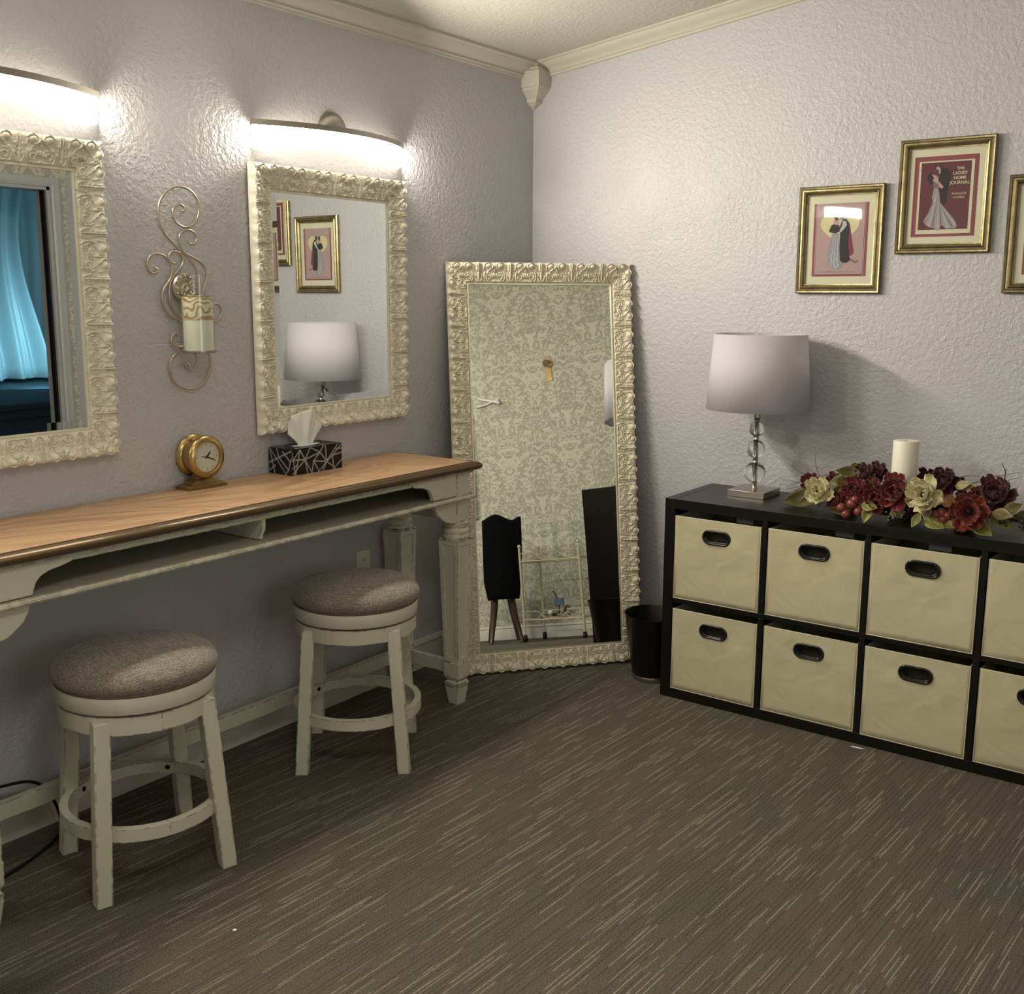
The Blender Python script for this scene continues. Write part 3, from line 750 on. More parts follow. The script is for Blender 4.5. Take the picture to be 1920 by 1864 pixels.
# ------------------------------------------------------------------ clock
t = thing('mantel_clock', 'small round brass clock on a stepped base on the console table', 'clock', (.05, -1.856, .914), math.radians(0))
m = MB(); 
m.frustum((0, 0, 0), (.034, .073), (0, 0, .009), (.034, .073)); m.frustum((0, 0, .009), (.031, .070), (0, 0, .014), (.028, .066)); m.frustum((0, 0, .014), (.026, .050), (0, 0, .030), (.018, .030)); m.frustum((0, 0, .030), (.018, .030), (0, 0, .045), (.016, .02))
m.build('base', M['brassdark'], t, bevel=.001)
m = MB(); zc = .098
m.lathe([(.001, -.036), (.056, -.036), (.064, -.032), (.066, -.026), (.062, -.020), (.056, -.017), (.0555, .018), (.057, .022)], 56, (0, 0, zc), 'x', caps=True); m.build('case', M['brass'], t, smooth=35)
m = MB(); m.lathe([(.056, .016), (.0645, .018), (.067, .026), (.066, .034), (.060, .040), (.050, .043), (.0475, .040), (.0465, .034)], 56, (0, 0, zc), 'x', caps=False); m.build('bezel', M['brass'], t, smooth=50)
m = MB(); m.lathe([(.0001, .033), (.047, .033)], 48, (0, 0, zc), 'x', caps=False); dl = m.build('dial', M['dial'], t)
m = MB()
for k in range(12):
    a = PI/6*k; y_, z_ = math.sin(a), math.cos(a); L_ = .007 if k % 3 == 0 else .004
    m.poly([(-.0009, 0), (.0009, 0), (.0009, L_), (-.0009, L_)], (.0336, y_*.034, zc+z_*.034), (0, z_, -y_), (0, y_, z_))
m.build('hour_marks', flat('dial_ink', (.10, .09, .07)), dl)
for ang, ln, wd in ((40, .024, .0018), (112, .036, .0014), (278, .024, .0008)):
    a = math.radians(ang); y_, z_ = math.sin(a), math.cos(a)
    m = MB(); m.prism([(-wd, -.006), (wd, -.006), (wd*1.3, ln*.6), (0, ln), (-wd*1.3, ln*.6)], (.0345, 0, zc), (0, z_, -y_), (0, y_, z_), (1, 0, 0), .0006); m.build('clock_hand', M['black'], dl)
m = MB(); m.lathe([(.0001, .0415), (.02, .0412), (.04, .040), (.048, .0385)], 40, (0, 0, zc), 'x', caps=False); m.build('crystal', M['pane'], t, smooth=60)

# ------------------------------------------------------------------ tissue box
t = thing('tissue_box', 'black tissue box with white angular lines on the wood table top', 'tissue box', (.066, -1.431, .914))
m = MB(); m.box((-.057, -.115, 0), (.057, .115, .088)); bx_ = m.build('box', M['satinblack'], t, bevel=.001)
def strips(segs, o, ux, uy, w_, h_):
    m = MB()
    for (a0, b0, a1, b1) in segs:
        p0 = Vector((a0*w_, b0*h_)); p1 = Vector((a1*w_, b1*h_)); d = p1-p0
        if d.length < 1e-4: continue
        nn = Vector((-d.y, d.x)).normalized()
        for off in (-.0017, .0017):
            q = [p0+nn*(off-.00065), p1+nn*(off-.00065), p1+nn*(off+.00065), p0+nn*(off+.00065)]
            q = [(min(max(x.x, 0), w_), min(max(x.y, 0), h_)) for x in q]
            m.poly(q, o, ux, uy)
    return m
SG = [(0,.55,.16,.95),(0,.9,.06,0),(.0,.05,.25,.55),(.16,.95,.25,.55),(0,.6,.25,.55),(.25,.55,.36,1),(.25,.55,.55,.75),(.36,1,.55,.75),(.25,.55,.38,.0),(.25,.55,.30,0),(.55,.75,.42,.45),(.42,.45,.38,0),(.42,.45,.52,.0),(.42,.45,.68,.35),(.55,.75,.68,.35),(.68,.35,.52,.0),(.55,.75,.62,1),(.68,.35,.66,1),(.68,.35,.92,1),(.68,.35,.86,0),(.68,.35,.60,0),(.68,.35,.80,.55),(.80,.55,.82,.0),(.80,.55,1,.62),(.80,.55,1,.95),(.82,.0,1,.35),(.86,.8,1,.78),(.06,0,.16,.95),(0,.25,.10,.4)]
SG2 = [(.05,1,.25,0),(.05,1,.75,0),(.0,.4,.45,.65),(.35,1,.45,.65),(.45,.65,1,.95),(.45,.65,.85,.2),(.85,.2,1,.7),(.0,.1,.3,.35),(.7,0,.85,.2),(.6,.9,.95,.5)]
SG3 = [(0,.3,.2,1),(0,.8,.35,.4),(.35,.4,.2,1),(.35,.4,.5,0),(.35,.4,.3,0),(.6,1,.5,.7),(.5,.7,.7,.3),(.7,.3,.9,1),(.7,.3,1,0),(.7,.3,.65,0),(.9,.6,1,.8),(.5,.7,.35,.4),(.1,0,.2,.3)]
M['whiteink'] = simple('white_print_ink', (.62, .61, .58), .4)
strips(SG, (.0573, -.115, 0), (0, 1, 0), (0, 0, 1), .23, .088).build('printed_lines', M['whiteink'], bx_, fixn=False)
strips(SG2, (-.057, -.1153, 0), (1, 0, 0), (0, 0, 1), .114, .088).build('printed_lines', M['whiteink'], bx_, fixn=False)
strips(SG3, (.057, -.115, .0883), (0, 1, 0), (-1, 0, 0), .23, .114).build('printed_lines', M['whiteink'], bx_, fixn=False)
m = MB(); m.add([(.02*math.cos(a), .062*math.sin(a), .0886) for a in [2*PI*i/32 for i in range(32)]], [tuple(range(32))]); m.build('opening', M['tissue'], t, fixn=False)
def tis(u, v):
    q = (u-.5)*2
    hwid = .036+.056*min(1, v*1.25)**1.3
    zt = .122*(1-.48*abs(q)**1.5+.03*math.sin(q*7))
    z_ = .0865+zt*v
    x_ = .016*math.sin(q*5.2+.6)*(.35+v*.8)+.005*math.sin(q*17)*v+.014*v*v*(1-abs(q))
    return (x_, q*hwid-.006*v, z_)
m = MB(); m.grid(tis, 40, 24); m.build('tissue', M['tissue'], t, smooth=180, solid=.0006)

# ------------------------------------------------------------------ sconce
t = thing('wall_sconce', 'champagne metal scroll sconce with glass candle holder, between the two wall mirrors', 'sconce', (0, -1.87, 1.5))
SC = [[(-0.006,0.142),(-0.024,0.16),(-0.048,0.182),(-0.064,0.212),(-0.068,0.247),(-0.061,0.278),(-0.04,0.304),(-0.014,0.32),(0.009,0.325),(0.037,0.322),(0.062,0.306),(0.076,0.281),(0.078,0.259),(0.069,0.234),(0.05,0.215),(0.026,0.207),(0.003,0.213),(-0.014,0.227),(-0.019,0.243),(-0.014,0.261),(-0.0,0.271),(0.013,0.273),(0.023,0.265),(0.022,0.256),(0.014,0.254)],
[(-0.006,0.142),(0.011,0.132),(0.034,0.114),(0.05,0.097),(0.062,0.075),(0.067,0.046),(0.064,0.021),(0.06,-0.005),(0.045,-.05),(.03,-.07)],
[(0.03,0.166),(0.041,0.158),(0.056,0.16),(0.064,0.176),(0.058,0.19),(0.039,0.2),(0.019,0.197),(0.004,0.184),(0.001,0.167),(0.005,0.149),(0.017,0.132),(0.047,0.118),(0.073,0.106),(0.09,0.089),(0.096,0.065),(0.09,0.039),(0.072,0.008),(.055,-.03)],
[(-0.092,0.085),(-0.081,0.081),(-0.084,0.073),(-0.099,0.068),(-0.112,0.079),(-0.116,0.096),(-0.108,0.114),(-0.089,0.125),(-0.068,0.125),(-0.048,0.115),(-0.034,0.098),(-0.031,0.077),(-0.039,0.052),(-0.057,0.031),(-0.069,0.009),(-0.069,-0.019),(-0.058,-0.044),(-0.042,-0.062),(-0.021,-0.068),(-0.002,-0.081),(.02,-.1)],
[(-0.01,0.105),(-0.021,0.099),(-0.036,0.107),(-0.039,0.121),(-0.03,0.132),(-0.011,0.134),(0.006,0.126),(0.011,0.107),(0.002,0.089),(-0.021,0.067),(-0.037,0.045),(-0.045,0.017),(-0.043,-0.015),(-0.032,-0.04),(-0.016,-0.059),(0.001,-0.07),(.02,-.09)],
[(.02,-.09),(0.04,-.11),(.075,-.095),(0.111,-0.077),(0.124,-0.076),(0.139,-0.066),(0.146,-0.046),(0.141,-0.029),(0.125,-0.021),(0.113,-0.027)],
[(-0.021,-0.118),(-0.032,-0.109),(-0.043,-0.119),(-0.047,-0.134),(-0.038,-0.145),(-0.019,-0.151),(0.001,-0.149),(.02,-.142)],
[(.02,-.15),(-0.006,-0.159),(-0.031,-0.17),(-0.051,-0.191),(-0.056,-0.213),(-0.051,-0.242),(-0.032,-0.265),(-0.003,-0.279),(0.029,-0.281),(0.061,-0.268),(0.083,-0.243),(0.095,-0.213),(0.095,-0.191),(0.089,-0.175),(.06,-.155)],
[(.02,-.15),(0.039,-0.173),(0.047,-0.192),(0.041,-0.214),(0.023,-0.225),(0.008,-0.216),(0.0,-0.208),(0.006,-0.203),(0.013,-0.209)]]
for q in SC:
    m = MB(); P_ = smooth_pts([(.018, a, b) for a, b in q], 4); n = len(P_)
    m.tube(P_, [.0036 if 3 < i < n-4 else .0026 for i in range(n)], 8); m.ball((.018, q[-1][0], q[-1][1]), .0045, 8, 6)
    m.build('scroll', M['pewter'], t, smooth=60)
m = MB(); m.tube([(.018, .02, -.09), (.018, .022, -.12), (.020, .02, -.15), (.05, .008, -.168), (.09, -.004, -.166)], .004, 8); m.build('bracket_arm', M['pewter'], t, smooth=60)
for q_ in ((.02, .02), (-.006, .142), (.0, -.155)): m = MB(); m.tube([(.001, *q_), (.018, *q_)], .004, 8); m.build('wall_standoff', M['pewter'], t, smooth=60)
m = MB(); m.lathe([(.0001, .002), (.010, .008), (.014, .004), (.020, .0025), (.024, .006), (.030, .003), (.036, .007), (.041, .007), (.044, .002)], 40, (.020, .010, .027), 'x', caps=False)
for k in range(12):
    a = PI/6*k; m.ball((.026, .010+.035*math.cos(a), .027+.035*math.sin(a)), .0045, 8, 6)
    a += PI/12; m.tube([(.024, .010+.014*math.cos(a), .027+.014*math.sin(a)), (.027, .010+.028*math.cos(a), .027+.028*math.sin(a))], [.0015, .004], 6)
m.build('medallion', M['pewter'], t, smooth=45)
gc = (.095, -.004, -.165)
m = MB(); m.lathe([(.0001, 0), (.050, 0), (.056, .003), (.056, .006), (.050, .005), (.0001, .004)], 40, gc, caps=False); m.build('candle_plate', M['nickel'], t, smooth=40)
m = MB(); m.lathe([(.0475, .006), (.0475, .232)], 48, gc, caps=False); m.tube([(gc[0]+.0475*math.cos(a), gc[1]+.0475*math.sin(a), gc[2]+.232) for a in [2*PI*i/40 for i in range(40)]], .0009, 6, True)
m.build('glass_cylinder', M['thinglass'], t, smooth=60)
cn = thing('pillar_candle', 'cream pillar candle with a gold scroll band in the wall sconce glass', 'candle', (gc[0], -1.87+gc[1], 1.5+gc[2]+.006))
m = MB(); m.lathe([(.043, .0), (.0435, .004), (.0435, .158), (.041, .162), (.012, .160), (.0001, .158)], 40, caps=False); m.build('wax', M['waxgreen'], cn, smooth=40)
m = MB(); m.lathe([(.0445, .092), (.0450, .095), (.0450, .160), (.0443, .163)], 40, caps=False); m.build('gold_band', M['goldscroll'], cn, smooth=40); m = MB(); m.tube([(.0448*math.cos(a), .0448*math.sin(a), .162) for a in [2*PI*i/40 for i in range(40)]], .0016, 6, True); m.build('gold_rim', M['brass'], cn, smooth=60)
m = MB(); m.tube([(0, 0, .158), (.001, 0, .168)], .001, 6); m.build('wick', M['black'], cn)

# ------------------------------------------------------------------ outlet, cable
t = thing('wall_outlet', 'white electrical outlet low on the left wall beside the table back leg', 'outlet', (0, -1.10, .50))
m = MB(); m.box((0, -.036, -.057), (.005, .036, .057)); m.build('cover_plate', M['white'], t, bevel=.002)
for dz in (-.02, .02):
    m = MB(); m.box((.005, -.017, dz-.014), (.007, .017, dz+.014)); s_ = m.build('socket', M['white'], t, bevel=.001)
    m = MB(); m.box((.007, -.008, dz-.005), (.0074, -.0055, dz+.005)); m.box((.007, .0055, dz-.005), (.0074, .008, dz+.005)); m.build('slot', M['black'], s_)
m = MB(); m.tube(smooth_pts([(.05, -2.95, .13), (.05, -2.70, .19), (.05, -2.55, .185), (.05, -2.46, .16), (.055, -2.415, .09), (.07, -2.405, .02), (.10, -2.43, .006), (.16, -2.55, .005), (.2, -2.72, .005), (.2, -3.0, .005)], 5), .0045, 8)
tag(m.build('power_cable', M['black'], smooth=60), 'black power cable looping behind the left stool at the wall', 'cable')

# ------------------------------------------------------------------ cube storage shelf and bins
SX = 1.027; KX, KY, KW, KD, KH = .935, -.455, 1.47*SX, .39, .77
t = thing('cube_shelf', 'black-brown eight-cube storage shelf standing against the back wall', 'shelf', (KX, KY, 0))
th = .038; cw = (KW-2*th*SX-3*.018)/4; tx = th*SX
m = MB(); m.box((0, 0, 0), (tx, KD, KH)); m.build('side_panel', M['blackbrown'], t, bevel=.001)
m = MB(); m.box((KW-tx, 0, 0), (KW, KD, KH)); m.build('side_panel', M['blackbrown'], t, bevel=.001)
m = MB(); m.box((tx, .0006, KH-th), (KW-tx, KD, KH-.0006)); m.build('top_panel', M['blackbrown'], t, bevel=.001)
m = MB(); m.box((tx, .0006, 0), (KW-tx, KD, th)); m.build('bottom_panel', M['blackbrown'], t, bevel=.001)
zm = .376
m = MB(); m.box((tx, .002, zm), (KW-tx, KD-.002, zm+.018)); m.build('middle_shelf', M['blackbrown'], t, bevel=.0008)
for k in (1, 2, 3):
    x_ = tx+k*cw+(k-1)*.018
    for za, zb in ((th, zm), (zm+.018, KH-th)):
        m = MB(); m.box((x_, .002, za), (x_+.018, KD-.002, zb)); m.build('divider', M['blackbrown'], t, bevel=.0008)
m = MB(); m.lathe([(.0001, 0), (.006, 0), (.006, -.001), (.0001, -.001)], 16, (0, .02, .745), 'x'); m.build('screw_cap', M['black'], t)
BW, BH, BD = cw-.010, .312, .36
def obround(a, b, n=10): # half length a, radius b
    return [(a-b+b*math.cos(t_), b*math.sin(t_)) for t_ in np.linspace(-PI/2, PI/2, n)]+[(-a+b+b*math.cos(t_), b*math.sin(t_)) for t_ in np.linspace(PI/2, 3*PI/2, n)]
def bin_(seed, sag):
    rnd = random.Random(seed); p = [rnd.uniform(0, 6) for _ in range(8)]
    t = thing('storage_bin', '', 'bin', (0, 0, 0), 0, 'khaki fabric bins in the cube shelf')
    hx, hz, ha, hb = .0, BH-.062, .052, .0235
    def wr(x, z):
        u, v = x/BW+.5, z/BH
        e = min(u, 1-u, v, 1-v)*4; e = min(1, max(0, e))
        y = .0025*math.sin(5*u+4*v+p[0])+.0014*math.sin(13*u-7*v+p[1])+.001*math.sin(9*u+17*v+p[2])
        y += sag*.007*math.exp(-((v-.10)/.09)**2)*math.exp(-((u-.55)/.3)**2)
        return y*e
    # front face grid with an obround hole: warp a polar-ish grid
    m = MB(); ring = obround(ha-.004, hb-.004, 12); n = len(ring)
    outer = []
    for (a, b) in ring:
        ang = math.atan2(b, a); dx, dz = math.cos(ang), math.sin(ang)
        sx = (BW/2)/abs(dx) if abs(dx) > 1e-6 else 1e9
        z_lim = (BH-hz) if dz > 0 else hz
        sz_ = z_lim/abs(dz) if abs(dz) > 1e-6 else 1e9
        s_ = min(sx, sz_); outer.append((dx*s_, dz*s_))
    # make sure the four corners are included
    cor = [(BW/2, BH-hz), (-BW/2, BH-hz), (-BW/2, -hz), (BW/2, -hz)]
    pts = sorted([(math.atan2(b, a), (a, b), o_) for (a, b), o_ in zip(ring, outer)] + [(math.atan2(c[1], c[0]), None, c) for c in cor])
    seq = []
    for ang, i_, o_ in pts:
        if i_ is None:
            d = (math.cos(ang), math.sin(ang)); best = None
            lo, hi = 0, .2
            for _ in range(40):
                mid = (lo+hi)/2; q = (d[0]*mid, d[1]*mid)
                A, Bq = ha-.004, hb-.004; ex = max(0, abs(q[0])-(A-Bq)); inside = math.hypot(ex, q[1]) < Bq
                lo, hi = (mid, hi) if inside else (lo, mid)
            i_ = (d[0]*lo, d[1]*lo)
        seq.append((i_, o_))
    K_ = 14; vs_ = []; n = len(seq)
    for k in range(K_+1):
        f = (k/K_)**1.2
        for i_, o_ in seq:
            x_, z_ = i_[0]*(1-f)+o_[0]*f, i_[1]*(1-f)+o_[1]*f
            vs_.append((x_+hx, -wr(x_, z_+hz), z_+hz))
    fs = [(k*n+i, k*n+(i+1) % n, (k+1)*n+(i+1) % n, (k+1)*n+i) for k in range(K_) for i in range(n)]
    m.add(vs_, fs); m.build('front_panel', M['canvas'], t, smooth=60, solid=.002)
    m = MB(); a = .0035; b = BW/2
    m.box((-b, .003, 0), (-b+a, BD, BH)); m.box((b-a, .003, 0), (b, BD, BH)); m.box((-b, BD-a, 0), (b, BD, BH)); m.box((-b, .003, 0), (b, BD, a))
    m.build('body', M['canvas'], t)
    m = MB(); m.box((-b+.006, .03, a), (b-.006, .034, BH-.012)); m.build('hole_shade_sheet', M['darkhole'], t)  # near-black sheet stands in for the shade seen through the handle hole
    m = MB(); m.tube([(-b, 0, 0), (-b, 0, BH), (b, 0, BH), (b, 0, 0)], .0022, 6, True)
    m.build('binding', M['canvastrim'], t, smooth=60)
    m = MB(); R0 = obround(ha, hb, 14)
    m.tube([(x_, -.003, hz+z_) for x_, z_ in R0], .0045, 8, True)
    m.tube([(x_*.90, .003, hz+z_*.80) for x_, z_ in R0], .0042, 8, True)
    m.build('grommet', M['plasticblack'], t, smooth=60)
    return t
names = [('', 'at the far left of the top row'), ('', 'second from the left in the top row'), ('', 'third from the left in the top row, under the pillar candle'), ('', 'in the top row, cut by the right edge of the photo'),
         ('', 'at the far left of the bottom row'), ('', 'second from the left in the bottom row'), ('', 'third from the left in the bottom row, largest-looking bin'), ('', 'in the bottom row, cut by the right edge of the photo')]
for k in range(8):
    c, r_ = k % 4, k//4
    b_ = bin_(k+3, (1.0, .7, .4, .5, .1, .3, .9, .8)[k])
    b_.location = (KX+tx+cw/2+c*(cw+.018), KY+.003+(0, .004, -.002, .003, .001, .004, 0, .003)[k], (zm+.0182 if r_ == 0 else th+.0002))
    b_['label'] = 'khaki fabric bin '+names[k][1]
    if r_ == 0:
        m = MB(); m.box((.052 if c != 2 else .0, .05, BH-.006), (.115 if c != 2 else .07, .053, BH+.016)); m.build('label_holder', M['greytab'], b_)

# ------------------------------------------------------------------ trash can
t = thing('trash_can', 'small round black trash can between the floor mirror and the cube shelf', 'trash can', (.818, -.302, 0))
m = MB(); m.lathe([(.076, .018), (.079, .02), (.112, .262), (.1145, .266), (.1165, .266), (.1165, .262), (.1135, .258), (.0815, .020)][::-1], 56, caps=False); m.lathe([(.0001, .02), (.08, .02)], 56, caps=False); m.build('body', M['satinblack'], t, smooth=40)
m = MB(); m.lathe([(.0001, 0), (.080, 0), (.0815, .002), (.0825, .018), (.0815, .020)], 56, caps=False); m.build('base_band', M['nickel'], t, smooth=40)

# ------------------------------------------------------------------ lamp
t = thing('table_lamp', 'white drum-shade lamp with three clear glass balls on the black shelf', 'lamp', (1.172, -.197, .77))
m = MB(); m.box((-.072, -.078, 0), (.072, .078, .024)); b_ = m.build('base', M['nickel'], t, bevel=.001)
m = MB(); m.tube([(0, 0, .02), (0, 0, .30)], .0062, 16)
m.lathe([(.011, .024), (.011, .030), (.008, .034), (.010, .042), (.006, .046)], 24)
for z_ in (.131, .219, .283): m.lathe([(.006, z_-.010), (.011, z_-.007), (.009, z_), (.012, z_+.004), (.006, z_+.009)], 24)
m.build('stem', M['nickel'], t, smooth=40)
for z_, r_ in ((.086, .0402), (.174, .0350), (.251, .0295)):
    m = MB(); seg = 40; prof = [(.0072, -math.sqrt(r_*r_-.0072**2))]+[(r_*math.sin(a), -r_*math.cos(a)) for a in np.linspace(.25, PI-.25, 24)]+[(.0072, math.sqrt(r_*r_-.0072**2))]
    prof = prof+[(.0072, 0), prof[0]]
    m.lathe(prof, seg, (0, 0, z_), caps=False); m.build('glass_ball', M['crystal'], t, smooth=30)
m = MB(); m.lathe([(.009, .290), (.0135, .292), (.0135, .345), (.010, .350), (.010, .40)], 24); m.build('socket', M['nickel'], t, smooth=40)
m = MB(); m.lathe([(.190, .325), (.168, .602)], 72, caps=False); m.build('shade', M['shade'], t, smooth=60, solid=.0015)
m = MB(); m.tube([(.0, .0, .40), (.0, .0, .59)], .002, 6)
for k in range(3): a = 2*PI*k/3; m.tube([(0, 0, .59), (.168*math.cos(a), .168*math.sin(a), .597)], .0018, 6)
m.ball((0, 0, .45), .03, 16, 10, 1.4); m.build('shade_carrier', M['white'], t, smooth=60)

# ------------------------------------------------------------------ floral centrepiece and candle
FLOWER = {'cream': ((.60, .54, .31), 5, 3), 'red': ((.15, .009, .009), 6, 3), 'burg': ((.065, .006, .011), 6, 4), 'orange': ((.17, .020, .009), 6, 2), 'olive': ((.20, .15, .035), 5, 2), 'peach': ((.45, .20, .08), 4, 1)}
for k_, (c_, a_, b_) in FLOWER.items(): M['petal_'+k_] = simple(k_+'_petal', c_, .42, var=.35, vscale=90, Sheen_Weight=.3)
M['leafg'] = simple('olive_leaf', (.19, .18, .038), .45, var=.45, vscale=45)
M['leafd'] = simple('dark_olive_leaf', (.085, .078, .018), .5, var=.4, vscale=45)
M['leafp'] = simple('pale_tan_leaf', (.31, .26, .12), .5, var=.3, vscale=45)
M['berry'] = simple('red_brown_berry', (.20, .045, .035), .28, var=.5, vscale=60)
M['bead'] = simple('gold_bead', (.42, .36, .18), .3, .4)
M['stem'] = simple('dark_stem', (.035, .028, .018), .6)
FC = Vector((1.75, -.27, .77))
ft = thing('floral_centerpiece', 'silk flower centerpiece of dark red and cream blooms on the black shelf', 'flowers', FC)
def flower(kind, pos, r, seed, nrm=None):
    rnd = random.Random(seed); npet, whorl = FLOWER[kind][1:]
    p = Vector(pos)-FC; d = nrm or Vector((rnd.uniform(-.35, .15), -1, rnd.uniform(.15, .75))).normalized()
    q = d.to_track_quat('Z', 'Y').to_matrix()
    m = MB()
    for w_ in range(whorl):
        rr = r*(1-.22*w_); tilt = .25+.38*w_
        for k in range(npet):
            a0 = 2*PI*(k+.5*w_)/npet+rnd.uniform(-.15, .15); wd = rr*1.15*(2.6/npet)*rnd.uniform(.9, 1.2); ln = rr*rnd.uniform(.85, 1.1); ph_ = rnd.uniform(0, 6); tl = tilt+rnd.uniform(-.12, .25)
            def fn(u, v):
                s = (u-.5)*2; wv = wd*math.sin(PI*min(1, .10+.68*v))**.8*.62*(math.sqrt(max(0, 1-((v-.86)/.15)**2)) if v > .86 else 1)
                x = v*ln*math.cos(tl*v); z = v*ln*math.sin(tl*(.5+v*.9))+.16*rr*s*s*(.4+v)+.10*rr*math.sin(6*s+ph_)*v*v+r*.10*w_
                if v > .8: x -= (v-.8)*rr*.5*abs(s)
                y = s*wv
                X = x*math.cos(a0)-y*math.sin(a0); Y = x*math.sin(a0)+y*math.cos(a0)
                return p+q@Vector((X, Y, z))
            m.grid(fn, 8, 8)
    f = m.build('flower', M['petal_'+kind], ft, smooth=180, solid=.0008)
    if kind in ('cream', 'red', 'orange'):
        m = MB(); c = p+q@Vector((0, 0, r*.28))
        m.ball(c, r*.17, 12, 8)
        for k in range(16):
            a = 2*PI*k/16; e = c+q@Vector((r*.27*math.cos(a), r*.27*math.sin(a), r*.12)); m.tube([c, e], .0006, 4); m.ball(e, .0016, 6, 4)
        m.build('flower_center', M['black'], f)
FL = [('cream',(1.501,-0.4,0.838),27),('red',(1.423,-0.27,0.857),18),('olive',(1.576,-0.24,0.911),14),('burg',(1.61,-0.25,0.889),24),('burg',(1.641,-0.22,0.904),20),('red',(1.619,-0.38,0.858),24),('red',(1.691,-0.41,0.844),26),('red',(1.766,-0.41,0.87),32),('red',(1.743,-0.34,0.897),17),('cream',(1.862,-0.43,0.878),33),('burg',(1.873,-0.26,0.904),28),('burg',(1.80,-0.20,0.895),18),('orange',(1.991,-0.43,0.845),32),('burg',(2.049,-0.34,0.88),34),('orange',(1.995,-0.36,0.885),15),('peach',(1.928,-0.42,0.861),12),('olive',(1.576,-0.36,0.868),20),('red',(1.491,-0.22,0.858),16),('burg',(1.905,-0.22,0.889),14),
      ('burg',(1.56,-.30,.835),22),('burg',(1.70,-.30,.83),26),('red',(1.83,-.34,.83),26),('burg',(1.95,-.30,.84),26),('burg',(1.72,-.36,.82),22),('red',(1.65,-.30,.86),20),('burg',(1.90,-.36,.83),20),('red',(1.56,-.40,.82),16),('burg',(2.0,-.36,.82),24),('burg',(1.46,-.28,.83),20)]
for i, (k_, ps, rp) in enumerate(FL): flower(k_, ps, rp/495.0*1.08, 40+i)
def leaf(pos, ln, ang, kind, seed):
    rnd = random.Random(seed); p = Vector(pos)-FC; a = math.radians(ang)
    ax = Vector((math.cos(a)*.95, -.35, math.sin(a)*.8)).normalized(); sd = ax.cross(Vector((rnd.uniform(-.3, .3), -1, .5))).normalized(); up_ = sd.cross(ax)
    def fn(u, v):
        s = (u-.5)*2; w_ = ln*.30*math.sin(PI*v**.8)*(1-.15*v)
        return p+ax*((v-.5)*ln)+sd*(s*w_)+up_*(-.10*ln*math.sin(PI*v)*1+.12*ln*abs(s)*math.sin(PI*v)+.02*ln*math.sin(9*v+seed))
    m = MB(); m.grid(fn, 6, 10); m.build('leaf', M[kind], ft, smooth=180, solid=.0007)
LV = [((1.395,-0.3,0.80),34,200),((1.686,-0.45,0.828),20,0),((1.679,-0.45,0.80),20,260),((1.836,-0.45,0.80),17,250),((1.893,-0.45,0.80),26,-20),((1.94,-0.45,0.80),16,-20),((1.987,-0.45,0.80),14,250),((2.037,-0.45,0.80),26,-30),((2.112,-0.42,0.866),26,40),((2.086,-0.42,0.846),22,0),((1.935,-0.3,0.905),18,20),((1.959,-0.3,0.90),16,10),((1.867,-0.45,0.832),18,270),((1.46,-0.32,0.835),26,20),((1.553,-0.28,0.905),22,170),
      ((1.45,-.36,.81),28,210),((1.53,-.30,.87),30,15),((1.60,-.34,.85),24,30),((1.66,-.36,.87),22,80),((1.74,-.25,.86),24,150),((2.0,-.25,.84),30,10),((2.15,-.35,.83),28,-10),((2.08,-.40,.82),26,-30),((1.58,-.42,.80),24,190)]
for i, (ps, ln, an) in enumerate(LV): leaf(ps, ln/495*(2.0 if i in (0, 14, 13) else 1.6), an, ('leafd', 'leafg', 'leafg', 'leafg', 'leafg', 'leafg', 'leafg', 'leafg', 'leafd', 'leafp', 'leafp', 'leafp', 'leafp', 'leafd', 'leafd')[i] if i < 15 else ('leafd', 'leafd', 'leafg', 'leafd')[i % 4], i)
BR = [((1.624,-0.44,0.827),9),((1.606,-0.44,0.79),8),((1.589,-0.44,0.81),8),((1.647,-0.44,0.804),8),((1.634,-0.44,0.842),7),((1.912,-0.44,0.833),8),((1.93,-0.44,0.826),8),((1.917,-0.44,0.812),8),((1.896,-0.44,0.826),7),((1.947,-0.44,0.837),7)]
for ps, r_ in BR: m = MB(); m.ball(Vector(ps)-FC, r_/495*.95, 14, 10); m.build('berry', M['berry'], ft, smooth=60)
rnd = random.Random(5); m = MB()
for k in range(46):
    q = Vector((rnd.gauss(0, .012), rnd.uniform(-.008, .008), rnd.gauss(0, .008))); m.ball(Vector((1.765, -.445, .815))-FC+q, .0028, 6, 5)
m.build('bead_cluster', M['bead'], ft, smooth=60)
m = MB()
for k in range(70):
    a = rnd.uniform(0, 6.28); q = Vector((rnd.uniform(-.06, .14), rnd.uniform(-.03, .03), rnd.uniform(-.022, .022))); m.ball(Vector((2.13, -.40, .825))-FC+q, .0042, 6, 5)
m.build('twig_beads', M['stem'], ft, smooth=60)
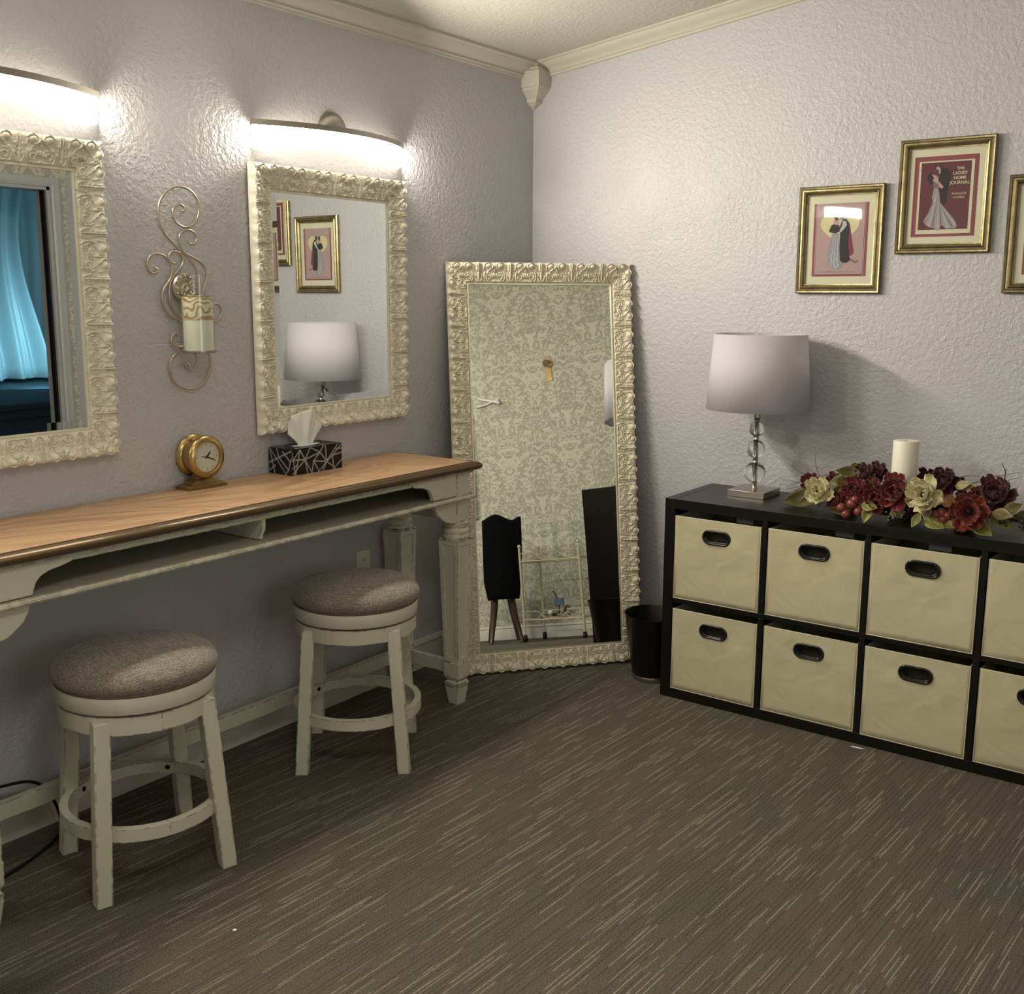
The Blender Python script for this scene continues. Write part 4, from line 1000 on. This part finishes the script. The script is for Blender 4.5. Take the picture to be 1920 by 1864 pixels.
GR = [[(1.315,-0.24,0.822),(1.388,-0.24,0.854),(1.482,-0.24,0.886),(1.552,-0.24,0.895)],[(1.331,-0.24,0.901),(1.372,-0.24,0.879),(1.426,-0.24,0.868),(1.469,-0.24,0.858)],[(1.416,-0.24,0.952),(1.421,-0.24,0.915),(1.435,-0.24,0.878),(1.451,-0.24,0.856)],[(1.329,-0.24,0.848),(1.379,-0.24,0.839),(1.428,-0.24,0.835)],[(1.316,-0.24,0.813),(1.379,-0.24,0.834),(1.436,-0.24,0.85)],[(1.934,-0.24,0.895),(2.016,-0.24,0.932),(2.096,-0.24,0.956)],[(1.947,-0.24,0.89),(2.029,-0.24,0.914),(2.101,-0.24,0.943)],[(2.04,-0.24,0.902),(2.049,-0.24,0.946),(2.036,-0.24,0.984)],[(2.044,-0.24,0.901),(2.05,-0.24,0.955),(2.03,-0.24,0.979)],[(1.892,-0.24,0.913),(1.932,-0.24,0.926),(1.976,-0.24,0.929)],[(1.935,-0.24,0.886),(1.967,-0.24,0.888),(1.999,-0.24,0.891)]]
for i, g in enumerate(GR):
    P_ = smooth_pts([Vector(q)-FC for q in g], 5); n = len(P_); rv = i in (1, 2)
    m = MB(); m.tube(P_, [.0016*(.35+.65*((k/(n-1)) if i < 5 else 1-k/(n-1))) for k in range(n)], 6); m.build('grass_blade', M['stem'], ft, smooth=60)
m = MB(); m.tube([(-.34, 0, .035), (-.15, -.02, .05), (.1, -.02, .05), (.36, 0, .04)], .012, 8)
for k in range(40):
    x_ = rnd.uniform(-.3, .3); m.tube([(x_, rnd.uniform(-.03, .03), .045), (x_+rnd.uniform(-.05, .05), rnd.uniform(-.14, .08), rnd.uniform(.012, .10))], .0022, 5)
for x_ in (-.2, 0, .2): m.box((x_-.03, -.03, 0), (x_+.03, .03, .04))
m.build('stem_core', M['stem'], ft)
cn = thing('pillar_candle', 'plain ivory pillar candle standing in the red and cream flowers', 'candle', (1.737, -.262, .77))
m = MB(); m.lathe([(.0405, 0), (.0415, .003), (.0415, .257), (.039, .261), (.020, .2605), (.005, .258), (.0001, .2575)], 48, caps=False); m.build('wax', M['wax'], cn, smooth=40)
m = MB(); m.tube([(0, 0, .2575), (.001, .001, .264)], .0011, 6); m.build('wick', M['stem'], cn)

# ------------------------------------------------------------------ framed prints
def framed(name_label, x0, z0, art, rot=0, wid=.314, hei=.385):
    t = thing('framed_print', name_label, 'picture', (x0+wid/2, 0, z0+hei/2), 0, 'gold framed prints on the back wall')
    t.rotation_euler = (.012, rot, 0); t.location.y = -.0035
    hw, hh = wid/2, hei/2
    pr = [(0, 0), (0, .014), (.004, .018), (.009, .017), (.012, .014), (.017, .0145), (.022, .018), (.026, .016), (.030, .010), (.034, .009), (.034, 0)]
    m = MB(); path = []
    for sx, sz_ in ((-1, -1), (1, -1), (1, 1), (-1, 1), (-1, -1)): path.append(((sx*hw, -.002, sz_*hh), (-sx, 0, -sz_), (0, -1, 0)))
    m.sweep(pr, path); m.build('frame', M['goldframe'], t, smooth=25)
    ow, oh = hw-.033, hh-.033
    m = MB(); m.box((-ow-.002, -.006, -oh-.002), (ow+.002, -.002, oh+.002)); m.build('mat_board', M['paper'], t)
    art(t, ow, oh)
    m = MB(); m.add([(-ow-.001, -.0105, -oh-.001), (ow+.001, -.0105, -oh-.001), (ow+.001, -.0105, oh+.001), (-ow-.001, -.0105, oh+.001)], [(0, 1, 2, 3)]); m.build('glass', M['pane'], t, fixn=False)
    return t
COLS = dict(rose=(.42, .29, .30), red=(.27, .065, .085), maroon=(.115, .028, .042), cream=(.64, .60, .44), dark=(.022, .018, .022), skin=(.50, .30, .27), dress=(.33, .30, .31), dressd=(.16, .14, .16), pale=(.47, .45, .50), cape=(.20, .04, .07), hair=(.06, .035, .03), line=(.10, .03, .035), gown=(.28, .28, .34), heart=(.62, .57, .36))
for k_, c_ in COLS.items(): flat('print_'+k_, c_)
class Art:
    def __init__(s, w_, h_, cx=0, cz_=0): s.m = MB(); s.w = w_; s.h = h_; s.cx = cx; s.cz = cz_; s.mats = []; s.y = -.0064
    def shape(s, col, pts, step=True):
        mt = M['print_'+col]
        if mt not in s.mats: s.mats.append(mt)
        s.m.cur = s.mats.index(mt)
        if step: s.y -= .00008
        # triangle fan through a grid fill to support concave outlines
        from mathutils.geometry import tessellate_polygon
        P_ = [Vector((s.cx+(u-.5)*s.w, s.y, s.cz+(.5-v)*s.h)) for u, v in pts]
        tri = tessellate_polygon([P_]); s.m.add(P_, tri)
    def rect(s, col, u0, v0, u1, v1): s.shape(col, [(u0, v0), (u1, v0), (u1, v1), (u0, v1)])
    def ell(s, col, u, v, ru, rv, n=18, rot=0): s.shape(col, [(u+ru*math.cos(2*PI*i/n)*math.cos(rot)-rv*math.sin(2*PI*i/n)*math.sin(rot), v+ru*math.cos(2*PI*i/n)*math.sin(rot)+rv*math.sin(2*PI*i/n)*math.cos(rot)) for i in range(n)])
    def build(s, parent): return s.m.build('print', s.mats, parent, fixn=False)
def lettering(parent, text, u, v, w_, h_, size, a, col='cream', bold=.0):
    cu = bpy.data.curves.new('lettering', 'FONT'); cu.body = text; cu.size = size; cu.align_x = 'CENTER'; cu.offset = bold
    ob = bpy.data.objects.new('lettering_source', cu); C.objects.link(ob)
    bpy.context.view_layer.update()
    me = bpy.data.meshes.new_from_object(ob.evaluated_get(bpy.context.evaluated_depsgraph_get()))
    bpy.data.objects.remove(ob)
    me.materials.clear(); me.materials.append(M['print_'+col])
    o = bpy.data.objects.new('lettering', me); C.objects.link(o); o.parent = parent
    o.rotation_euler = (PI/2, 0, 0); o.location = (a.cx+(u-.5)*a.w, -.0093, a.cz+(.5-v)*a.h)
    return o
def art_dance(t, ow, oh):
    a = Art(2*ow*.85, 2*oh*.845, -.002, -.001); a.rect('red', 0, 0, 1, 1); a.rect('line', .022, .0, .03, 1); a.rect('line', .97, .0, .978, 1); a.rect('line', .07, .055, .945, .975)
    a.rect('cream', .075, .06, .935, .965)
    b = Art(2*ow*.85*.78, 2*oh*.845*.835, -.002, .0005); b.m = a.m; b.mats = a.mats; b.y = a.y; b.rect('maroon', 0, 0, 1, 1)
    # man in dark suit
    b.shape('dark', [(.42, .10), (.50, .085), (.58, .13), (.61, .20), (.59, .30), (.56, .42), (.55, .60), (.50, .63), (.42, .58), (.40, .40), (.37, .24), (.40, .15)])
    b.shape('dark', [(.20, .13), (.14, .19), (.13, .25), (.20, .32), (.27, .34), (.28, .24), (.23, .20)])
    b.ell('hair', .315, .055, .065, .045); b.ell('hair', .40, .075, .05, .035)
    b.ell('skin', .335, .085, .035, .025); b.shape('skin', [(.22, .17), (.30, .19), (.35, .22), (.36, .28), (.30, .30), (.24, .27), (.27, .23)])
    b.shape('skin', [(.31, .28), (.38, .29), (.47, .36), (.44, .395), (.37, .36), (.31, .33)]); b.shape('pale', [(.36, .10), (.385, .09), (.39, .16), (.36, .17)])
    b.shape('dressd', [(.25, .30), (.36, .31), (.38, .38), (.27, .39)])
    b.shape('dress', [(.28, .385), (.36, .38), (.40, .48), (.42, .60), (.52, .68), (.64, .78), (.75, .88), (.79, .95), (.76, .99), (.68, .985), (.58, .995), (.50, .94), (.47, .93), (.44, 1.01), (.40, 1.02), (.33, .975), (.25, .965), (.16, .93), (.11, .87), (.17, .78), (.24, .68), (.28, .60), (.25, .52)])
    for (q0, q1, wq, cc) in (((.33, .42), (.15, .88), .014, 'dressd'), ((.36, .45), (.22, .95), .012, 'pale'), ((.37, .5), (.30, .96), .014, 'dressd'), ((.40, .6), (.40, .98), .012, 'pale'), ((.41, .62), (.47, .92), .014, 'dressd'), ((.42, .62), (.60, .97), .012, 'pale'), ((.44, .65), (.70, .97), .012, 'dressd'), ((.46, .66), (.76, .94), .010, 'pale'), ((.34, .40), (.30, .58), .014, 'pale'), ((.30, .62), (.14, .86), .008, 'pale')):
        dx, dz = q1[0]-q0[0], q1[1]-q0[1]; l = math.hypot(dx, dz); nx, nz = -dz/l*wq, dx/l*wq
        b.shape(cc, [(q0[0]-nx*.2, q0[1]-nz*.2), (q0[0]+nx*.2, q0[1]+nz*.2), (q1[0]+nx, q1[1]+nz), (q1[0]-nx, q1[1]-nz)])
    p = a.build(t)
    for s_, v_, sz_ in (('THE', .125, .0135), ("LADIES'", .195, .0145), ('HOME', .265, .0145), ('JOURNAL', .335, .0150)): lettering(p, s_, .79, v_, 0, 0, sz_, b, bold=.0002)
    for s_, v_ in (('ROMANCE', .49), ('NUMBER', .545)): lettering(p, s_, .79, v_, 0, 0, .0098, b)
def art_heart(t, ow, oh, letters=True):
    a = Art(2*ow*.81, 2*oh*.82, 0, .0); a.rect('red', 0, 0, 1, 1); a.rect('pale', .045, 0, .052, 1); a.rect('pale', .945, 0, .952, 1); a.rect('line', .055, .0, .94, .98); a.rect('rose', .06, .0, .935, .972)
    hp = []
    for i in range(40):
        th = 2*PI*i/40; x = 16*math.sin(th)**3; y = 13*math.cos(th)-5*math.cos(2*th)-2*math.cos(3*th)-math.cos(4*th)
        hp.append((.485+x/16*.365, .335-y/17*.27))
    a.shape('line', [(.485+(u-.485)*1.015, .335+(v-.335)*1.012) for u, v in hp]); a.shape('heart', hp)
    a.shape('cape', [(.60, .23), (.67, .28), (.70, .40), (.75, .60), (.77, .68), (.72, .72), (.60, .70), (.57, .45)])
    a.shape('dark', [(.53, .22), (.60, .21), (.65, .26), (.67, .36), (.66, .55), (.69, .72), (.71, .78), (.63, .82), (.52, .80), (.50, .62), (.50, .42), (.48, .34)])
    a.shape('gown', [(.36, .41), (.44, .40), (.49, .42), (.50, .60), (.52, .78), (.60, .83), (.56, .88), (.48, .91), (.40, .90), (.31, .83), (.28, .78), (.31, .60), (.33, .48)])
    for (x0, y0, x1, y1) in ((.38, .43, .35, .86), (.42, .43, .41, .88), (.46, .44, .47, .88), (.34, .60, .50, .86), (.32, .70, .45, .89)): a.shape('pale', [(x0, y0), (x0+.008, y0), (x1+.016, y1), (x1-.004, y1)])
    a.shape('dark', [(.33, .30), (.40, .27), (.48, .30), (.49, .38), (.42, .41), (.34, .40), (.29, .38)])
    a.shape('skin', [(.36, .235), (.42, .225), (.48, .26), (.47, .30), (.38, .285)]); a.ell('hair', .43, .195, .05, .042); a.ell('skin', .475, .20, .025, .028); a.ell('hair', .53, .185, .045, .035)
    a.shape('pale', [(.54, .24), (.60, .25), (.62, .30), (.56, .36), (.51, .40), (.49, .37), (.53, .31)])
    a.shape('cape', [(.72, .76), (.80, .80), (.86, .775), (.855, .79), (.80, .815), (.71, .775)])
    a.rect('line', .12, .935, .82, .938); p = a.build(t)
    if letters: lettering(p, "LA", .14, .115, 0, 0, .021, a, 'pale')
framed('gold framed print of an embracing couple before a pale heart, hung low above the lamp', 1.224, 1.520, art_heart, math.radians(0))
framed('gold framed dark red magazine cover of a dancing couple, the highest of the prints', 1.582, 1.658, art_dance)
framed('gold framed print cut off by the right edge of the photo', 1.944, 1.522, lambda t, ow, oh: art_heart(t, ow, oh, False))

# ------------------------------------------------------------------ things seen reflected in the floor mirror
t = thing('accent_chair', 'black velvet chair with wooden legs, reflected in the floor mirror', 'chair', (2.97, -1.83, 0), math.radians(-27))
def bk(u, v):
    s = (u-.5)*2; wd = .084+.060*v**.9+(.012*math.sin(PI*v))
    return (.045*s*s*(1-v*.3)+.02*v, s*wd, .30+.56*v+.022*math.cos(s*4.2+.6)*v)
m = MB(); m.grid(bk, 14, 16); m.build('backrest', M['velvet'], t, smooth=180, solid=.07)
m = MB(); m.box((.04, -.10, .32), (.42, .10, .42)); m.build('seat', M['velvet'], t, bevel=.04, seg=4)
M['legwood'] = simple('brown_leg_wood', (.055, .032, .015), .35, var=.2)
for sx, sy in ((0, -1), (0, 1), (1, -1), (1, 1)):
    m = MB(); x_ = .03+.36*sx; m.tube(smooth_pts([(x_, sy*.055, .33), (x_+.005, sy*.07, .2), (x_-.005, sy*.09, .09), (x_-.03+.06*sx, sy*.105, 0)], 4), [.022-.008*i/12 for i in range(13)], 8); m.build('leg', M['legwood'], t, smooth=60)
t = thing('bar_cart', 'narrow cream wire cart with two glass shelves, reflected in the floor mirror', 'cart', (3.13, -1.47, 0))
M['creammetal'] = simple('cream_metal_tube', (.55, .50, .34), .35, .2)
cx_, cy_ = .17, .215
for sx in (-1, 1):
    for sy in (-1, 1):
        m = MB(); m.tube([(sx*cx_, sy*cy_, .05), (sx*cx_, sy*cy_, .645)], .0085, 10); m.ball((sx*cx_, sy*cy_, .648), .012, 10, 8); m.build('post', M['creammetal'], t, smooth=60)
        m = MB(); m.lathe([(.0001, -.009), (.020, -.009), (.022, 0), (.020, .009), (.0001, .009)], 20, (sx*cx_, sy*cy_, .022), 'y'); m.box((sx*cx_-.006, sy*cy_-.012, .022), (sx*cx_+.006, sy*cy_+.012, .05)); m.build('caster', M['black'], t, smooth=40)
for z_ in (.545, .150):
    m = MB(); m.box((-cx_, -cy_, z_), (cx_, cy_, z_+.006)); m.build('glass_shelf', M['thinglass'], t)
    m = MB()
    for dz in (-.004,): m.tube([(-cx_, -cy_, z_+dz), (cx_, -cy_, z_+dz), (cx_, cy_, z_+dz), (-cx_, cy_, z_+dz)], .004, 8, True)
    for sx in (-1, 1):
        k = [(0, .05), (.10, .05), (.16, 0), (.27, 0), (.33, .05), (.43, .05)]; k2 = [(0, 0), (.10, 0), (.16, .05), (.27, .05), (.33, 0), (.43, 0)]
        for kk in (k, k2): m.tube([(sx*cx_, -cy_+a, z_+b+.004) for a, b in kk], .003, 6)
    m.build('rail', M['creammetal'], t, smooth=60)
VS = [(-.10, -.06), (-.06, .01), (0, -.02), (.03, .10), (.06, .16), (-.03, .15)]
for i, (a, b) in enumerate(VS):
    m = MB(); m.lathe([(.0001, .002), (.020, .002), (.022, .01), (.014, .08), (.012, .13), (.017, .20), (.024, .25)], 20, (3.13+a, -1.47+b, .551), caps=False)
    tag(m.build('glass_vase', M['thinglass'], smooth=60), ['tall clear glass vase on the cart, nearest the black chair in the floor mirror', 'tall clear glass vase on the cart, second from the black chair', 'tall clear glass vase at the middle of the cart top shelf', 'tall clear glass vase on the cart, right of the middle one', 'tall clear glass vase on the cart, nearest the dark shelf end', 'tall clear glass vase at the back of the cart top shelf'][i], 'vase', 'clear glass vases on the cart')
t = thing('silk_bouquet', 'dark leafy bouquet with a white rose lying on the cart lower shelf', 'flowers', (3.05, -1.455, .157))
m = MB(); rnd = random.Random(9)
for k in range(34):
    a = rnd.uniform(0, 6.28); rr = rnd.uniform(.02, .10); p = Vector((rr*math.cos(a)*.6, rr*math.sin(a), rnd.uniform(.0, .035))); ln = rnd.uniform(.03, .05); d = Vector((math.cos(a)*.6, math.sin(a), rnd.uniform(-.0, .4))).normalized(); sd = d.cross(Vector((0, 0, 1))).normalized()
    m.add([p, p+d*ln*.5+sd*ln*.25+Vector((0, 0, .004)), p+d*ln, p+d*ln*.5-sd*ln*.25+Vector((0, 0, .004))], [(0, 1, 2, 3)])
m.build('leaves', M['leafd'], t, solid=.001)
m = MB(); m.ball((-.05, -.05, .03), .016, 12, 8); m.build('rose', M['tissue'], t, smooth=60)
m = MB(); m.box((-.02, -.032, .075), (.0, .035, .125)); m.build('ribbon_block', flat('slate_blue', (.06, .11, .15)), t, bevel=.003)
m = MB(); m.tube([(0, -.01, .02), (-.005, 0, .08), (0, -.02, .14), (0, -.04, .175)], .006, 6); m.tube([(0, .02, .02), (0, .05, .07), (0, .07, .06)], .008, 6); m.build('dark_sprig', M['stem'], t)
# brass escutcheon hook
t = thing('door_knob_hook', 'brass door-knob hook on the damask wall, reflected in the floor mirror', 'hook', (W, -1.62, 1.985))
pl = [(-.020, -.095), (.020, -.095), (.030, -.075), (.022, -.06), (.024, 0), (.032, .03), (.024, .06), (.026, .075), (.012, .095), (-.012, .095), (-.026, .075), (-.024, .06), (-.032, .03), (-.024, 0), (-.022, -.06), (-.030, -.075)]
m = MB(); m.prism(pl, (0, 0, 0), (0, 1, 0), (0, 0, 1), (-1, 0, 0), .006); m.build('back_plate', M['brassdark'], t, bevel=.001)
m = MB(); m.prism([(-.013, -.055), (.013, -.055), (.013, -.005), (-.013, -.005)], (-.006, 0, 0), (0, 1, 0), (0, 0, 1), (-1, 0, 0), .002); m.build('key_plate', M['brassdark'], t)
m = MB(); m.lathe([(.010, 0), (.009, -.03), (.026, -.038), (.030, -.050), (.024, -.062), (.0001, -.066)], 20, (0, 0, .035), 'x', caps=False); m.build('knob', M['crystal'], t, smooth=60)
t = thing('garment_hanger', 'white padded hanger with ribbon hooked on the damask wall', 'hanger', (W-.03, -2.13, 1.80))
m = MB(); m.tube([(0, -.12, .07), (0, -.06, .03), (0, .04, .00), (0, .10, -.02)], .010, 8); m.tube([(0, -.12, -.03), (0, -.02, -.02), (0, .06, .0), (0, .10, -.02)], .006, 8); m.ball((0, .08, 0), .016, 10, 8); m.build('padding', M['tissue'], t, smooth=60)
m = MB(); m.tube([(0, -.12, .07), (0, -.12, .18), (0, -.11, .20)], .002, 6); m.build('hook_wire', M['nickel'], t)
# ------------------------------------------------------------------ edge object and lint
t = thing('waste_bin', 'grey-green bin side just showing at the lower left edge of the photo', 'bin', (.66, -3.055, 0))
m = MB(); m.lathe([(.128, 0), (.130, .004), (.150, .400), (.153, .404), (.153, .412), (.147, .414), (.144, .404), (.125, .01)], 56, caps=False); m.lathe([(.0001, .006), (.127, .006)], 40, caps=False); m.build('body', M['greygreen'], t, smooth=40)
for (x_, y_, a, l_, lb) in ((.852, -2.427, .4, .005, 'tiny white lint crumb on the carpet in front of the left stool'), (1.708, -.486, .1, .022, 'white paper sliver at the foot of the cube shelf')):
    m = MB(); m.prism([(-l_, -.003), (l_*.6, -.004), (l_, .001), (l_*.2, .004), (-l_*.8, .003)], (x_, y_, .0005), (math.cos(a), math.sin(a), 0), (-math.sin(a), math.cos(a), 0), (0, 0, 1), .0015)
    tag(m.build('paper_scrap', M['tissue']), lb, 'scrap')
# made-up window frame and ceiling housing, added around the two area lights
wn_ = bpy.data.objects.new('added_surround_1', None); C.objects.link(wn_); wn_['kind'] = 'structure'
m = MB(); m.box((W-.045, -3.57, .93), (W, -3.50, 1.77)); m.box((W-.045, -2.50, .93), (W, -2.43, 1.77)); m.box((W-.045, -3.50, .93), (W, -2.50, 1.0)); m.box((W-.045, -3.50, 1.70), (W, -2.50, 1.77))
m.build('side_light_surround', M['basepaint'], wn_, bevel=.003)
t = thing('fill_light_housing', 'square housing added around the overhead fill light', 'added fill light', (2.3, -3.2, 2.66))
m = MB(); m.box((-.30, -.30, .004), (.30, .30, .10)); m.box((-.31, -.31, -.012), (.31, -.28, .02)); m.box((-.31, .28, -.012), (.31, .31, .02)); m.box((-.31, -.31, -.012), (-.28, .31, .02)); m.box((.28, -.31, -.012), (.31, .31, .02)); m.build('housing', M['nickel'], t)
